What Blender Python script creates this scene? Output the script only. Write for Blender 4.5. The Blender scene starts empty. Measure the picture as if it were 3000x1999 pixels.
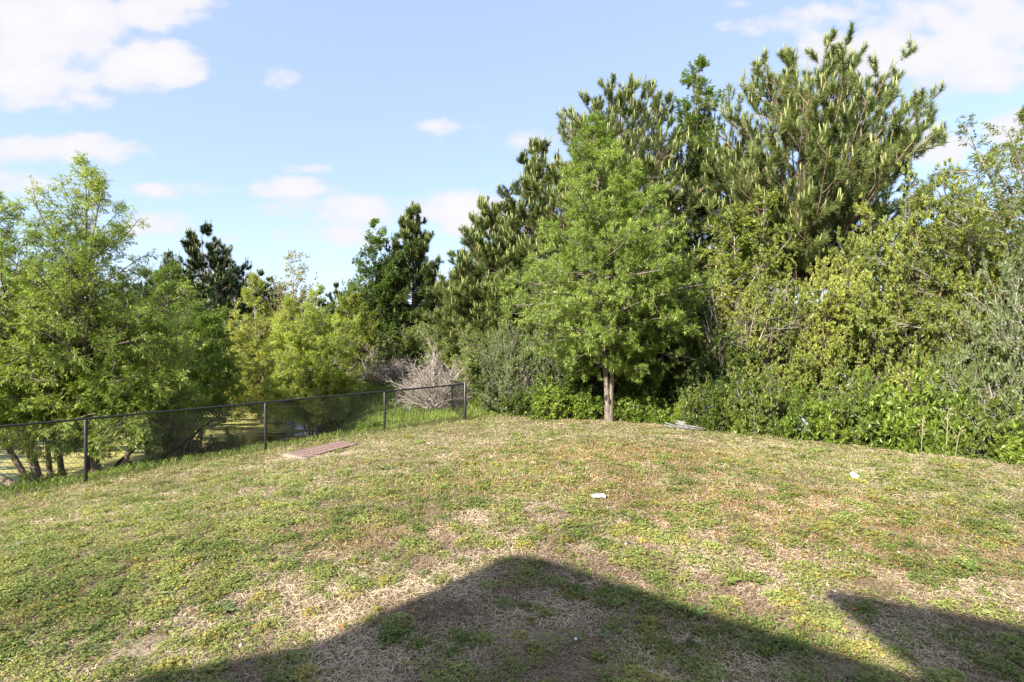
import bpy, math
import numpy as np

# ------------------------------------------------------------------ camera, sky, sun, exposure
scene = bpy.context.scene
COL = scene.collection
CAMZ = 2.4
cam_d = bpy.data.cameras.new("camera")
cam_d.lens = 18.0
cam_d.sensor_width = 36.0
cam_d.clip_start = 0.05
cam_d.clip_end = 3000
cam = bpy.data.objects.new("camera", cam_d)
COL.objects.link(cam)
cam.location = (0, 0, CAMZ)
cam.rotation_euler = (math.radians(90), 0, 0)
scene.camera = cam

SX, SY = 1.03, 1.144                       # ground shadow offset per metre of height
SUN_ELEV = math.atan(1 / math.hypot(SX, SY))
SUN_AZ = math.atan2(-SX, -SY)              # from +Y towards +X
sun_d = bpy.data.lights.new("sun", 'SUN')
sun_d.energy = 5.0
sun_d.angle = math.radians(0.6)
sun_d.color = (1.0, 0.93, 0.82)
sun = bpy.data.objects.new("sun", sun_d)
COL.objects.link(sun)
sun.location = (-30, -33, 29)
from mathutils import Vector
sun.rotation_euler = Vector((SX, SY, -1)).to_track_quat('-Z', 'Y').to_euler()

scene.view_settings.view_transform = 'Standard'
scene.view_settings.look = 'None'
scene.view_settings.gamma = 1
scene.view_settings.exposure = 1.5
scene.cycles.max_bounces = 6
scene.cycles.diffuse_bounces = 4
scene.cycles.glossy_bounces = 2
scene.cycles.transmission_bounces = 4
scene.cycles.transparent_max_bounces = 6


def make_world():
    w = bpy.data.worlds.new("World")
    scene.world = w
    w.use_nodes = True
    nt = w.node_tree
    nt.nodes.clear()
    N, Lk = nt.nodes.new, nt.links.new

    def math_(op, a, b=None, c=None, clamp=False):
        n = N('ShaderNodeMath'); n.operation = op; n.use_clamp = clamp
        for i, v in enumerate((a, b, c)):
            if v is None: continue
            if isinstance(v, (int, float)): n.inputs[i].default_value = v
            else: Lk(v, n.inputs[i])
        return n.outputs[0]
    out = N('ShaderNodeOutputWorld')
    sky = N('ShaderNodeTexSky')
    sky.sky_type = 'NISHITA'
    sky.sun_disc = False
    sky.sun_elevation = SUN_ELEV
    sky.sun_rotation = SUN_AZ
    sky.air_density = 1.0
    sky.dust_density = 0.6
    sky.ozone_density = 1.6
    tc = N('ShaderNodeTexCoord')
    sep = N('ShaderNodeSeparateXYZ'); Lk(tc.outputs['Generated'], sep.inputs[0])
    X, Y, Z = sep.outputs
    # slope coordinates of the sky: x/y and z/y of the viewing direction (north half)
    yy = math_('MAXIMUM', Y, 0.08)
    u = math_('DIVIDE', X, yy)
    v = math_('DIVIDE', Z, yy)
    comb = N('ShaderNodeCombineXYZ'); Lk(u, comb.inputs[0]); Lk(v, comb.inputs[1])
    # warp
    nz = N('ShaderNodeTexNoise'); nz.inputs['Scale'].default_value = 3.6; nz.inputs['Detail'].default_value = 9
    nz.inputs['Roughness'].default_value = 0.56
    mp = N('ShaderNodeMapping'); mp.inputs['Scale'].default_value = (1.15, 1.9, 1.0); mp.inputs['Location'].default_value = (3.1, 1.7, 0.4)
    Lk(comb.outputs[0], mp.inputs[0]); Lk(mp.outputs[0], nz.inputs['Vector'])
    nzb = N('ShaderNodeTexNoise'); nzb.inputs['Scale'].default_value = 11.0; nzb.inputs['Detail'].default_value = 7
    Lk(mp.outputs[0], nzb.inputs['Vector'])

    def E(px, py, rx, ry, wt=1.0):
        return ((px - 512) / 512, (341 - py) / 512, rx / 512, ry / 512, wt)
    clouds = [E(30, 30, 80, 52), E(85, 15, 55, 30, .8), E(130, 8, 60, 18, .7), E(20, 72, 46, 30, .9), E(70, 50, 30, 26, .7), E(146, 66, 46, 20, .85), E(138, 50, 16, 16, .7), E(48, 100, 44, 10, .6), E(170, 2, 40, 9, .5),
              E(32, 150, 84, 14, .85), E(15, 186, 60, 14, .5), E(150, 190, 34, 7, .6),
              E(272, 188, 62, 10, .9), E(350, 210, 80, 15, .8), E(450, 212, 56, 20, 1.0), E(395, 218, 60, 14, .8), E(320, 236, 100, 12, .65), E(200, 226, 80, 9, .3),
              E(438, 128, 22, 8, .7), E(480, 132, 40, 7, .5), E(515, 138, 36, 12, .5), E(470, 140, 30, 6, .35), E(282, 77, 16, 7, .3), E(300, 168, 24, 4, .3),
              E(880, 55, 90, 30, .9), E(960, 62, 90, 28, .95), E(1000, 15, 100, 34, .95), E(850, 18, 60, 14, .6), E(770, 28, 50, 10, .6), E(735, 3, 18, 5, .55), E(835, 66, 50, 10, .5),
              E(922, 128, 18, 13, .65), E(930, 150, 40, 16, .9), E(1008, 126, 30, 16, .8), E(965, 128, 12, 5, .5), E(1000, 88, 36, 6, .45)]
    acc = None
    for (cu, cv, ru, rv, wt) in clouds:
        du = math_('MULTIPLY', math_('SUBTRACT', u, cu), 1 / ru)
        dv = math_('MULTIPLY', math_('SUBTRACT', v, cv), 1 / rv)
        r2 = math_('ADD', math_('MULTIPLY', du, du), math_('MULTIPLY', dv, dv))
        e = math_('MULTIPLY', math_('SUBTRACT', 1.0, math_('MULTIPLY', r2, 0.55)), wt)
        acc = e if acc is None else math_('SMOOTH_MAX', acc, e, 0.25)
    acc = math_('MAXIMUM', acc, -1.0)
    n1 = math_('MULTIPLY', math_('SUBTRACT', nz.outputs['Fac'], 0.5), 3.0)
    n2 = math_('MULTIPLY', math_('SUBTRACT', nzb.outputs['Fac'], 0.5), 2.2)
    dens = math_('ADD', math_('ADD', acc, n1), n2)
    front = N('ShaderNodeMapRange'); front.interpolation_type = 'SMOOTHSTEP'
    front.inputs['From Min'].default_value = 0.02; front.inputs['From Max'].default_value = 0.85
    Lk(dens, front.inputs['Value'])
    fr = math_('MULTIPLY', front.outputs[0], math_('GREATER_THAN', Y, 0.25))
    # added clouds outside the view, cover raised to lift the shadows
    nb = N('ShaderNodeTexNoise'); nb.inputs['Scale'].default_value = 3.0; nb.inputs['Detail'].default_value = 8
    Lk(tc.outputs['Generated'], nb.inputs['Vector'])
    back = N('ShaderNodeMapRange'); back.interpolation_type = 'SMOOTHSTEP'
    back.inputs['From Min'].default_value = 0.42; back.inputs['From Max'].default_value = 0.6
    Lk(nb.outputs['Fac'], back.inputs['Value'])
    bk = math_('MULTIPLY', back.outputs[0], math_('LESS_THAN', Y, 0.1))
    fac = math_('MULTIPLY', math_('ADD', fr, bk, clamp=True), 0.93)
    # inner shading of the clouds: thick parts stay white, thin rims and undersides pinkish grey
    ramp = N('ShaderNodeValToRGB')
    ramp.color_ramp.elements[0].color = (0.90, 0.89, 0.94, 1)
    ramp.color_ramp.elements[1].color = (1.0, 0.98, 0.985, 1)
    ramp.color_ramp.elements[0].position = 0.25
    ramp.color_ramp.elements[1].position = 0.85
    Lk(math_('MULTIPLY', dens, 0.55, clamp=True), ramp.inputs[0])
    bg1 = N('ShaderNodeBackground'); bg1.inputs['Strength'].default_value = 0.105
    bright = N('ShaderNodeMix'); bright.data_type = 'RGBA'; bright.blend_type = 'MIX'
    bright.inputs['Factor'].default_value = 0.5
    Lk(sky.outputs[0], bright.inputs[6])
    bright.inputs[7].default_value = (2.5, 2.95, 4.3, 1)
    Lk(bright.outputs[2], bg1.inputs['Color'])
    bg2 = N('ShaderNodeBackground'); bg2.inputs['Strength'].default_value = 0.36
    Lk(ramp.outputs[0], bg2.inputs['Color'])
    mix = N('ShaderNodeMixShader')
    Lk(fac, mix.inputs[0]); Lk(bg1.outputs[0], mix.inputs[1]); Lk(bg2.outputs[0], mix.inputs[2])
    Lk(mix.outputs[0], out.inputs['Surface'])


make_world()

# ------------------------------------------------------------------ small helpers
def WX(px, D):
    return (px - 512) / 512 * D


def ZT(py, D):
    return CAMZ + (341 - py) / 512 * D


def norm(v):
    return v / np.maximum(np.linalg.norm(v, axis=-1, keepdims=True), 1e-9)


def sstep(a, b, x):
    t = np.clip((x - a) / (b - a), 0, 1)
    return t * t * (3 - 2 * t)


def _h(ix, iy, iz):
    h = (ix * 374761393 + iy * 668265263 + iz * 2147483647) & 0xFFFFFFFF
    h = ((h ^ (h >> 13)) * 1274126177) & 0xFFFFFFFF
    return ((h ^ (h >> 16)) & 0xFFFFFF) / 0xFFFFFF


def vnoise(P, s=1.0):
    P = np.asarray(P, float) * s + 1000.0
    I = np.floor(P).astype(np.int64)
    f = P - I
    f = f * f * (3 - 2 * f)
    r = 0
    for dx in (0, 1):
        wx = f[:, 0] if dx else 1 - f[:, 0]
        for dy in (0, 1):
            wy = f[:, 1] if dy else 1 - f[:, 1]
            for dz in (0, 1):
                wz = f[:, 2] if dz else 1 - f[:, 2]
                r = r + wx * wy * wz * _h(I[:, 0] + dx, I[:, 1] + dy, I[:, 2] + dz)
    return r


def fbm2(x, y, s, oct=3, off=0.0):
    P = np.stack([x * s + off, y * s - off, np.full_like(x, off)], 1)
    a, r, tot = 1.0, 0, 0
    for k in range(oct):
        r = r + a * vnoise(P * 2 ** k + 17.3 * k); tot += a; a *= .55
    return r / tot


def mesh_from(name, blocks):
    me = bpy.data.meshes.new(name)
    Vs, Ls, starts, cols, off, loff = [], [], [], [], 0, 0
    hascol = any(b[2] is not None for b in blocks)
    for V, F, C in blocks:
        if len(F) == 0: continue
        Vs.append(V); Ls.append((F + off).ravel())
        k = F.shape[1]
        starts.append(loff + np.arange(len(F)) * k)
        off += len(V); loff += F.size
        if hascol:
            cols.append(C if C is not None else np.full((len(F), 3), .2))
    V = np.concatenate(Vs); Lp = np.concatenate(Ls); S = np.concatenate(starts)
    me.vertices.add(len(V)); me.vertices.foreach_set('co', np.ascontiguousarray(V, dtype=np.float32).ravel())
    me.loops.add(len(Lp)); me.loops.foreach_set('vertex_index', Lp.astype(np.int32))
    me.polygons.add(len(S)); me.polygons.foreach_set('loop_start', S.astype(np.int32))
    me.update(calc_edges=True)
    if hascol:
        a = me.attributes.new('tint', 'FLOAT_COLOR', 'FACE')
        c = np.concatenate(cols)
        a.data.foreach_set('color', np.concatenate([c, np.ones((len(c), 1))], 1).astype(np.float32).ravel())
    return me


def obj(name, blocks, mat, parent=None, smooth=False):
    me = mesh_from(name, blocks)
    if smooth:
        me.polygons.foreach_set('use_smooth', np.ones(len(me.polygons), bool))
    me.materials.append(mat)
    o = bpy.data.objects.new(name, me)
    COL.objects.link(o)
    if parent is not None: o.parent = parent
    return o


def tag(o, label, cat, group=None, kind=None):
    if label: o['label'] = label
    if cat: o['category'] = cat
    if group: o['group'] = group
    if kind: o['kind'] = kind
    return o


def thing(name, label, cat, loc, group=None, rz=0.0):
    o = bpy.data.objects.new(name, None)
    COL.objects.link(o)
    o.location = loc
    o.rotation_euler = (0, 0, rz)
    o.empty_display_size = .3
    return tag(o, label, cat, group)


def copy_thing(root, loc, rz, sc, label, group=None):
    r = root.copy(); COL.objects.link(r)
    r.location = loc; r.rotation_euler = (0, 0, rz); r.scale = sc
    r['label'] = label
    if group: r['group'] = group
    for ch in list(root.children):
        c = ch.copy(); COL.objects.link(c); c.parent = r
        for g in ch.children:
            d = g.copy(); COL.objects.link(d); d.parent = c
    return r


# ---- shapes
def box(c, s, rz=0.0, M=None):
    x, y, z = np.array(s) / 2
    V = np.array([[-x, -y, -z], [x, -y, -z], [x, y, -z], [-x, y, -z], [-x, -y, z], [x, -y, z], [x, y, z], [-x, y, z]])
    if M is not None: V = V @ np.array(M).T
    if rz:
        c_, s_ = math.cos(rz), math.sin(rz)
        V = V @ np.array([[c_, -s_, 0], [s_, c_, 0], [0, 0, 1]]).T
    F = np.array([[0, 3, 2, 1], [4, 5, 6, 7], [0, 1, 5, 4], [1, 2, 6, 5], [2, 3, 7, 6], [3, 0, 4, 7]])
    return (V + np.array(c), F, None)


def tubes(pts, rad, sides=4, cap=False, col=None):
    """pts (K,n,3), rad (K,n)"""
    K, n, _ = pts.shape
    T = np.empty_like(pts)
    T[:, 1:-1] = pts[:, 2:] - pts[:, :-2]
    T[:, 0] = pts[:, 1] - pts[:, 0]; T[:, -1] = pts[:, -1] - pts[:, -2]
    T = norm(T)
    ref = np.where(np.abs(T[:, :1, 2:3]) > .85, np.array([1., 0, 0]), np.array([0, 0, 1.]))
    A = norm(np.cross(T, np.broadcast_to(ref, T.shape)))
    B = np.cross(T, A)
    th = np.arange(sides) / sides * 2 * math.pi
    V = pts[:, :, None] + rad[:, :, None, None] * (A[:, :, None] * np.cos(th)[None, None, :, None] + B[:, :, None] * np.sin(th)[None, None, :, None])
    V = V.reshape(-1, 3)
    k, i, j = np.meshgrid(np.arange(K), np.arange(n - 1), np.arange(sides), indexing='ij')
    b = (k * n + i) * sides
    j2 = (j + 1) % sides
    F = np.stack([b + j, b + j2, b + sides + j2, b + sides + j], -1).reshape(-1, 4)
    C = None if col is None else np.broadcast_to(np.asarray(col, float), (len(F), 3))
    return (V, F, C)


def tube1(pts, r, sides=10, cap=True, col=None):
    pts = np.array(pts, float)[None]
    r = np.broadcast_to(np.asarray(r, float), (pts.shape[1],))[None]
    blk = [tubes(pts, r, sides, col=col)]
    if cap:
        V = blk[0][0]
        n = pts.shape[1]
        for i in (0, n - 1):
            ring = V[i * sides:(i + 1) * sides]
            ctr = ring.mean(0)
            VV = np.concatenate([ring, ctr[None]])
            FF = np.array([[j, (j + 1) % sides, sides] for j in range(sides)])
            blk.append((VV, FF, None if col is None else np.broadcast_to(np.asarray(col, float), (sides, 3))))
    return blk


def lathe(prof, sides=16, c=(0, 0, 0)):
    prof = np.array(prof, float)
    th = np.arange(sides) / sides * 2 * math.pi
    V = np.stack([prof[:, None, 0] * np.cos(th), prof[:, None, 0] * np.sin(th), np.broadcast_to(prof[:, None, 1], (len(prof), sides))], -1).reshape(-1, 3) + np.array(c)
    i, j = np.meshgrid(np.arange(len(prof) - 1), np.arange(sides), indexing='ij')
    j2 = (j + 1) % sides
    F = np.stack([i * sides + j, i * sides + j2, (i + 1) * sides + j2, (i + 1) * sides + j], -1).reshape(-1, 4)
    return (V, F, None)


# ------------------------------------------------------------------ materials
def new_mat(name):
    m = bpy.data.materials.new(name); m.use_nodes = True
    nt = m.node_tree
    return m, nt, nt.nodes['Principled BSDF'], nt.nodes['Material Output']


def leaf_mat(name, rough=.45, transl=.32, spec=.45, yellow=1.25):
    m, nt, p, out = new_mat(name)
    a = nt.nodes.new('ShaderNodeAttribute'); a.attribute_name = 'tint'
    p.inputs['Roughness'].default_value = rough
    p.inputs['Specular IOR Level'].default_value = spec
    nt.links.new(a.outputs['Color'], p.inputs['Base Color'])
    tr = nt.nodes.new('ShaderNodeBsdfTranslucent')
    mu = nt.nodes.new('ShaderNodeMix'); mu.data_type = 'RGBA'; mu.blend_type = 'MULTIPLY'
    mu.inputs['Factor'].default_value = 1
    nt.links.new(a.outputs['Color'], mu.inputs[6])
    mu.inputs[7].default_value = (yellow * 1.1, yellow * 1.15, yellow * .6, 1)
    nt.links.new(mu.outputs[2], tr.inputs['Color'])
    mx = nt.nodes.new('ShaderNodeMixShader'); mx.inputs[0].default_value = transl
    nt.links.new(p.outputs[0], mx.inputs[1]); nt.links.new(tr.outputs[0], mx.inputs[2])
    nt.links.new(mx.outputs[0], out.inputs['Surface'])
    return m


def bark_mat(name, c1, c2, scale=14, stretch=.25, rough=.9):
    m, nt, p, out = new_mat(name)
    tc = nt.nodes.new('ShaderNodeTexCoord')
    mp = nt.nodes.new('ShaderNodeMapping'); mp.inputs['Scale'].default_value = (1, 1, stretch)
    nz = nt.nodes.new('ShaderNodeTexNoise'); nz.inputs['Scale'].default_value = scale; nz.inputs['Detail'].default_value = 6
    rp = nt.nodes.new('ShaderNodeValToRGB')
    rp.color_ramp.elements[0].position = .35; rp.color_ramp.elements[1].position = .68
    rp.color_ramp.elements[0].color = (*c1, 1); rp.color_ramp.elements[1].color = (*c2, 1)
    L = nt.links.new
    L(tc.outputs['Object'], mp.inputs[0]); L(mp.outputs[0], nz.inputs['Vector']); L(nz.outputs['Fac'], rp.inputs[0])
    L(rp.outputs[0], p.inputs['Base Color'])
    bp = nt.nodes.new('ShaderNodeBump'); bp.inputs['Strength'].default_value = .7; bp.inputs['Distance'].default_value = .03
    L(nz.outputs['Fac'], bp.inputs['Height']); L(bp.outputs[0], p.inputs['Normal'])
    p.inputs['Roughness'].default_value = rough
    p.inputs['Specular IOR Level'].default_value = .2
    return m


def tint_mat(name, rough=.85, spec=.2):
    m, nt, p, out = new_mat(name)
    a = nt.nodes.new('ShaderNodeAttribute'); a.attribute_name = 'tint'
    nt.links.new(a.outputs['Color'], p.inputs['Base Color'])
    p.inputs['Roughness'].default_value = rough
    p.inputs['Specular IOR Level'].default_value = spec
    return m


def worn_mat(name, c1, c2, scale=20, rough=.6, metal=0., spec=.4, bump=.2):
    m = bark_mat(name, c1, c2, scale, 1.0, rough)
    p = m.node_tree.nodes['Principled BSDF']
    p.inputs['Metallic'].default_value = metal
    p.inputs['Specular IOR Level'].default_value = spec
    for n in m.node_tree.nodes:
        if n.type == 'BUMP': n.inputs['Strength'].default_value = bump; n.inputs['Distance'].default_value = .005
    return m


M = {
    'oak_leaf': leaf_mat('oak_leaf', .45, .42, .4),
    'willow_leaf': leaf_mat('willow_leaf', .45, .42, .4),
    'waxy_leaf': leaf_mat('waxy_leaf', .42, .32, .45),
    'needle': leaf_mat('needle', .5, .2, .35),
    'grass_blade': leaf_mat('grass_blade', .6, .25, .25),
    'oak_bark': bark_mat('oak_bark', (.09, .075, .06), (.27, .23, .19), 22),
    'pine_bark': bark_mat('pine_bark', (.16, .10, .07), (.34, .25, .19), 10),
    'willow_bark': bark_mat('willow_bark', (.075, .055, .042), (.30, .24, .19), 16),
    'pale_bark': bark_mat('pale_bark', (.2, .17, .15), (.42, .38, .34), 18),
    'wet_bark': bark_mat('wet_bark', (.016, .013, .011), (.05, .04, .032), 16),
    'dead_twig': bark_mat('dead_twig', (.25, .20, .18), (.46, .40, .37), 9),
    'black_metal': worn_mat('black_metal', (.008, .008, .010), (.016, .016, .019), 30, .38, 0, .5, .05),
    'rust': worn_mat('rust', (.13, .085, .07), (.30, .21, .175), 22, .8, 0, .3, .35),
    'grey_wood': bark_mat('grey_wood', (.12, .12, .11), (.27, .265, .25), 22, .3),
    'white_plastic': worn_mat('white_plastic', (.74, .80, .82), (.85, .87, .87), 30, .4),
    'grey_plastic': worn_mat('grey_plastic', (.16, .19, .20), (.34, .37, .38), 18, .45),
    'concrete': worn_mat('concrete', (.20, .15, .12), (.33, .26, .21), 18, .95),
    'black_feather': worn_mat('black_feather', (.006, .006, .007), (.012, .012, .013), 20, .5),
    'siding': worn_mat('siding', (.50, .50, .47), (.56, .56, .53), 3, .6),
    'shingle': worn_mat('shingle', (.06, .055, .05), (.11, .10, .095), 22, .95),
    'glass': worn_mat('glass', (.02, .025, .03), (.03, .035, .04), 3, .08),
    'tinted': tint_mat('tinted'),
}

# ------------------------------------------------------------------ terrain
CX, CY = -1.59, 17.35
UX, UY = -.807, -.590
NX, NY = .590, -.807
WATER_Z = -1.5


def fence_ts(x, y):
    return (x - CX) * UX + (y - CY) * UY, (x - CX) * NX + (y - CY) * NY


def right_edge(x, y):
    return (x - 3.2) * -.665 + (y - 17.6) * -.747


def H(x, y):
    x = np.asarray(x, float); y = np.asarray(y, float)
    t, s = fence_ts(x, y)
    tt = np.clip(t, -2, 13)
    zf = .28 + .018 * np.maximum(tt, 0) + .0034 * np.maximum(tt, 0) ** 2
    a = zf * (1 - sstep(0, 9, s))
    r = right_edge(x, y)
    b = .22 * (1 - sstep(0, 6, r))
    k = 8.0
    lawn = -np.log(np.exp(k * a) + np.exp(k * b) - 1) / k
    # ditch beyond the lawn's far right edge
    dit = sstep(-.2, 2.6, -r) * 1.0 * sstep(2.5, 6.0, x)
    # land behind the fence
    back = -.50 + .95 * sstep(18.5, 27, y) + .25 * sstep(-6, 2, x)
    wb = sstep(0.1, 3.0, -s) * (1 - sstep(-1.0, 4.0, x))
    z = (lawn - dit) * (1 - wb) + np.minimum(back, lawn + 3) * wb
    e = (x + 7.0) * -.917 + (y - 18.5) * -.40
    pond = np.minimum(np.minimum(e, -s - 2.6), np.minimum(46 - y, x + 75))
    z = z * (1 - sstep(-2.4, .9, pond)) + (-2.0) * sstep(-2.4, .9, pond)
    far = sstep(50, 140, np.hypot(x, y))
    z = z * (1 - far) + .2 * far
    return z


def HZ(x, y):
    return float(H(np.array([x]), np.array([y]))[0])


def blob(x, y, cx, cy, rx, ry):
    return np.exp(-(((x - cx) / rx) ** 2 + ((y - cy) / ry) ** 2))


def lawn_fields(x, y):
    """what grows where on the lawn: clover, grass, straw, sorrel (reddish), dirt; each 0..1"""
    n1 = fbm2(x, y, 1.1, 4, 3.0)
    n2 = fbm2(x, y, .55, 3, 11.0)
    n3 = fbm2(x, y, 2.6, 3, 29.0)
    n4 = fbm2(x, y, 1.7, 3, 47.0)
    straw = .42 + .6 * blob(x, y, -1.2, 4.6, 1.5, 1.2) + .5 * blob(x, y, .6, 4.0, 2.2, .8) + .5 * blob(x, y, .9, 6.2, 1.6, .7) + .45 * blob(x, y, 4.8, 5.2, 1.4, .7) + .5 * blob(x, y, 2.3, 3.9, 1.0, .5) - .4 * blob(x, y, -4.2, 5.2, 1.8, 2.2)
    straw = np.clip(straw + 1.7 * (n1 - .5), 0, 1)
    sorrel = 1.0 * blob(x, y, 2.3, 11.2, 2.9, 1.3) + .8 * blob(x, y, 3.9, 6.7, 2.3, 1.4) + .45 * blob(x, y, -2.2, 6.3, 1.5, .6) + .4 * blob(x, y, 1.0, 8.5, 2.5, 1.0) + .4 * blob(x, y, -4.5, 4.4, 1.2, .7) + .25 * blob(x, y, -3.5, 11, 1.5, .6)
    sorrel = np.clip(sorrel * (.5 + 1.3 * n3) + .8 * (n2 - .56), 0, 1)
    clover = .50 + .75 * blob(x, y, -4.0, 5.6, 2.2, 2.4) + .3 * blob(x, y, 1.6, 6.6, 1.5, 1.0) + .4 * blob(x, y, 1.5, 3.9, 1.0, .7) + .3 * blob(x, y, 3.4, 4.6, 1.4, .8) - .5 * sstep(9, 13, y) - .9 * blob(x, y, -1.2, 4.7, 1.1, .8)
    n5 = fbm2(x, y, 4.2, 3, 71.0)
    clover = np.clip(clover - .12 + 1.3 * (n4 - .5) + 4.0 * (n5 - .5), 0, 1)
    grass = np.clip(.25 + .55 * sstep(7.5, 12, y) + .5 * blob(x, y, 7, 8.5, 2.5, 2.5) + .45 * blob(x, y, -1.2, 8.5, 1.6, 1.3) + 1.2 * (n2 - .5), 0, 1)
    dirt = blob(x, y, -2.85, 3.95, .42, .14) + .8 * blob(x, y, -3.2, 4.78, .28, .12) + .8 * blob(x, y, .18, 4.15, .45, .16) + .7 * blob(x, y, .7, 3.75, .4, .12) + .9 * blob(x, y, 2.6, 3.75, .4, .12) + .6 * blob(x, y, 2.85, 4.35, .2, .1) + .8 * blob(x, y, 1.25, 9.7, .22, .09) + .9 * blob(x, y, -4.1, 12.7, .5, .5) + .8 * blob(x, y, -3.4, 13.5, .6, .35) + .6 * blob(x, y, -5.6, 12.4, .4, .3) + .8 * blob(x, y, 6.9, 5.95, .5, .3)
    dirt = np.clip(dirt * (.55 + n3), 0, 1)
    return clover, grass, straw, sorrel, dirt


def make_ground():
    def axis(parts):
        a = [np.arange(p, q, st) for p, q, st in parts]
        return np.concatenate(a)
    xs = axis([(-900, -200, 100), (-200, -60, 10), (-60, -24, 1.5), (-24, -12, .3), (-12, 12, .06), (12, 24, .3), (24, 60, 1.5), (60, 200, 10), (200, 901, 100)])
    ys = axis([(-300, -60, 40), (-60, -10, 5), (-10, 2, .6), (2, 13, .05), (13, 20, .09), (20, 48, .5), (48, 120, 6), (120, 400, 40), (400, 1401, 200)])
    X, Y = np.meshgrid(xs, ys)
    x, y = X.ravel(), Y.ravel()
    z = H(x, y)
    near = (np.abs(x) < 24) & (y > 0) & (y < 24)
    xn, yn = x[near], y[near]
    z[near] += .035 * (fbm2(xn, yn, .9, 3, 5.) - .5) + .022 * (fbm2(xn, yn, 5, 3, 8.) - .5)
    cl, gr, st, so, di = lawn_fields(x, y)
    t, s = fence_ts(x, y)
    r = right_edge(x, y)
    fine = fbm2(x, y, 9, 3, 61.)[:, None]
    straw_c = np.array([.25, .19, .13]); soil = np.array([.10, .072, .05]); sand = np.array([.37, .30, .235])
    green = np.array([.115, .14, .04]); red = np.array([.27, .145, .07])
    c = soil * (1 - fine) + straw_c * fine  # soil tone darkened to stand for shadow gaps between the straw
    c = c * (1 - .55 * gr[:, None]) + green * .55 * gr[:, None]
    c = c * (1 - .35 * cl[:, None]) + green * .35 * cl[:, None]
    c = c * (1 - .5 * so[:, None]) + red * .5 * so[:, None]
    c = c * (1 - di[:, None]) + sand * di[:, None] * (.85 + .3 * fine)
    # leaf litter under the shrubs along the lawn's edge
    lit = (np.exp(-((r + .5) / .6) ** 2) * sstep(0, 3, x) + .8 * blob(x, y, 3.2, 17.2, 1.2, .5) + .7 * blob(x, y, -.3, 18.2, 1.4, .45))[:, None]
    lit = np.clip(lit * (.6 + fine), 0, 1)
    c = c * (1 - lit) + np.array([.15, .075, .045]) * lit
    back = (sstep(.3, 1.6, -s) * (1 - sstep(0, 4, x)))[:, None]
    c = c * (1 - back) + (np.array([.085, .115, .03]) * (.7 + .6 * fine)) * back
    op = (np.exp(-(((x + 6.8) / 2.2) ** 2 + ((y - 28.6) / 1.6) ** 2)))[:, None]
    c = c * (1 - op) + np.array([.42, .22, .10]) * op
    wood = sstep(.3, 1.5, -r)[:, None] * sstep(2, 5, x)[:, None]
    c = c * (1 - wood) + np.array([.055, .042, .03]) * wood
    nx, ny = len(xs), len(ys)
    i, j = np.meshgrid(np.arange(ny - 1), np.arange(nx - 1), indexing='ij')
    b = i * nx + j
    F = np.stack([b, b + 1, b + nx + 1, b + nx], -1).reshape(-1, 4)
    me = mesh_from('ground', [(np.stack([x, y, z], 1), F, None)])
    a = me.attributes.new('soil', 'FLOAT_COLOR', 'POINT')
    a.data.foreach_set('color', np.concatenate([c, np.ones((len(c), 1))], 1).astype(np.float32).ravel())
    me.polygons.foreach_set('use_smooth', np.ones(len(me.polygons), bool))
    m, nt, p, out = new_mat('soil_and_thatch')
    at = nt.nodes.new('ShaderNodeAttribute'); at.attribute_name = 'soil'
    tc = nt.nodes.new('ShaderNodeTexCoord')
    nz = nt.nodes.new('ShaderNodeTexNoise'); nz.inputs['Scale'].default_value = 55; nz.inputs['Detail'].default_value = 5
    nz.inputs['Roughness'].default_value = .7
    rp = nt.nodes.new('ShaderNodeValToRGB')
    rp.color_ramp.elements[0].color = (.45, .43, .40, 1); rp.color_ramp.elements[1].color = (1.45, 1.42, 1.36, 1)
    rp.color_ramp.elements[0].position = .3; rp.color_ramp.elements[1].position = .7
    mu = nt.nodes.new('ShaderNodeMix'); mu.data_type = 'RGBA'; mu.blend_type = 'MULTIPLY'; mu.inputs['Factor'].default_value = 1
    L = nt.links.new
    L(tc.outputs['Object'], nz.inputs['Vector']); L(nz.outputs['Fac'], rp.inputs[0])
    L(at.outputs['Color'], mu.inputs[6]); L(rp.outputs[0], mu.inputs[7]); L(mu.outputs[2], p.inputs['Base Color'])
    bp = nt.nodes.new('ShaderNodeBump'); bp.inputs['Strength'].default_value = .8; bp.inputs['Distance'].default_value = .02
    L(nz.outputs['Fac'], bp.inputs['Height']); L(bp.outputs[0], p.inputs['Normal'])
    p.inputs['Roughness'].default_value = 1; p.inputs['Specular IOR Level'].default_value = .1
    me.materials.append(m)
    o = bpy.data.objects.new('ground', me); COL.objects.link(o)
    o['kind'] = 'structure'


make_ground()


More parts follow.
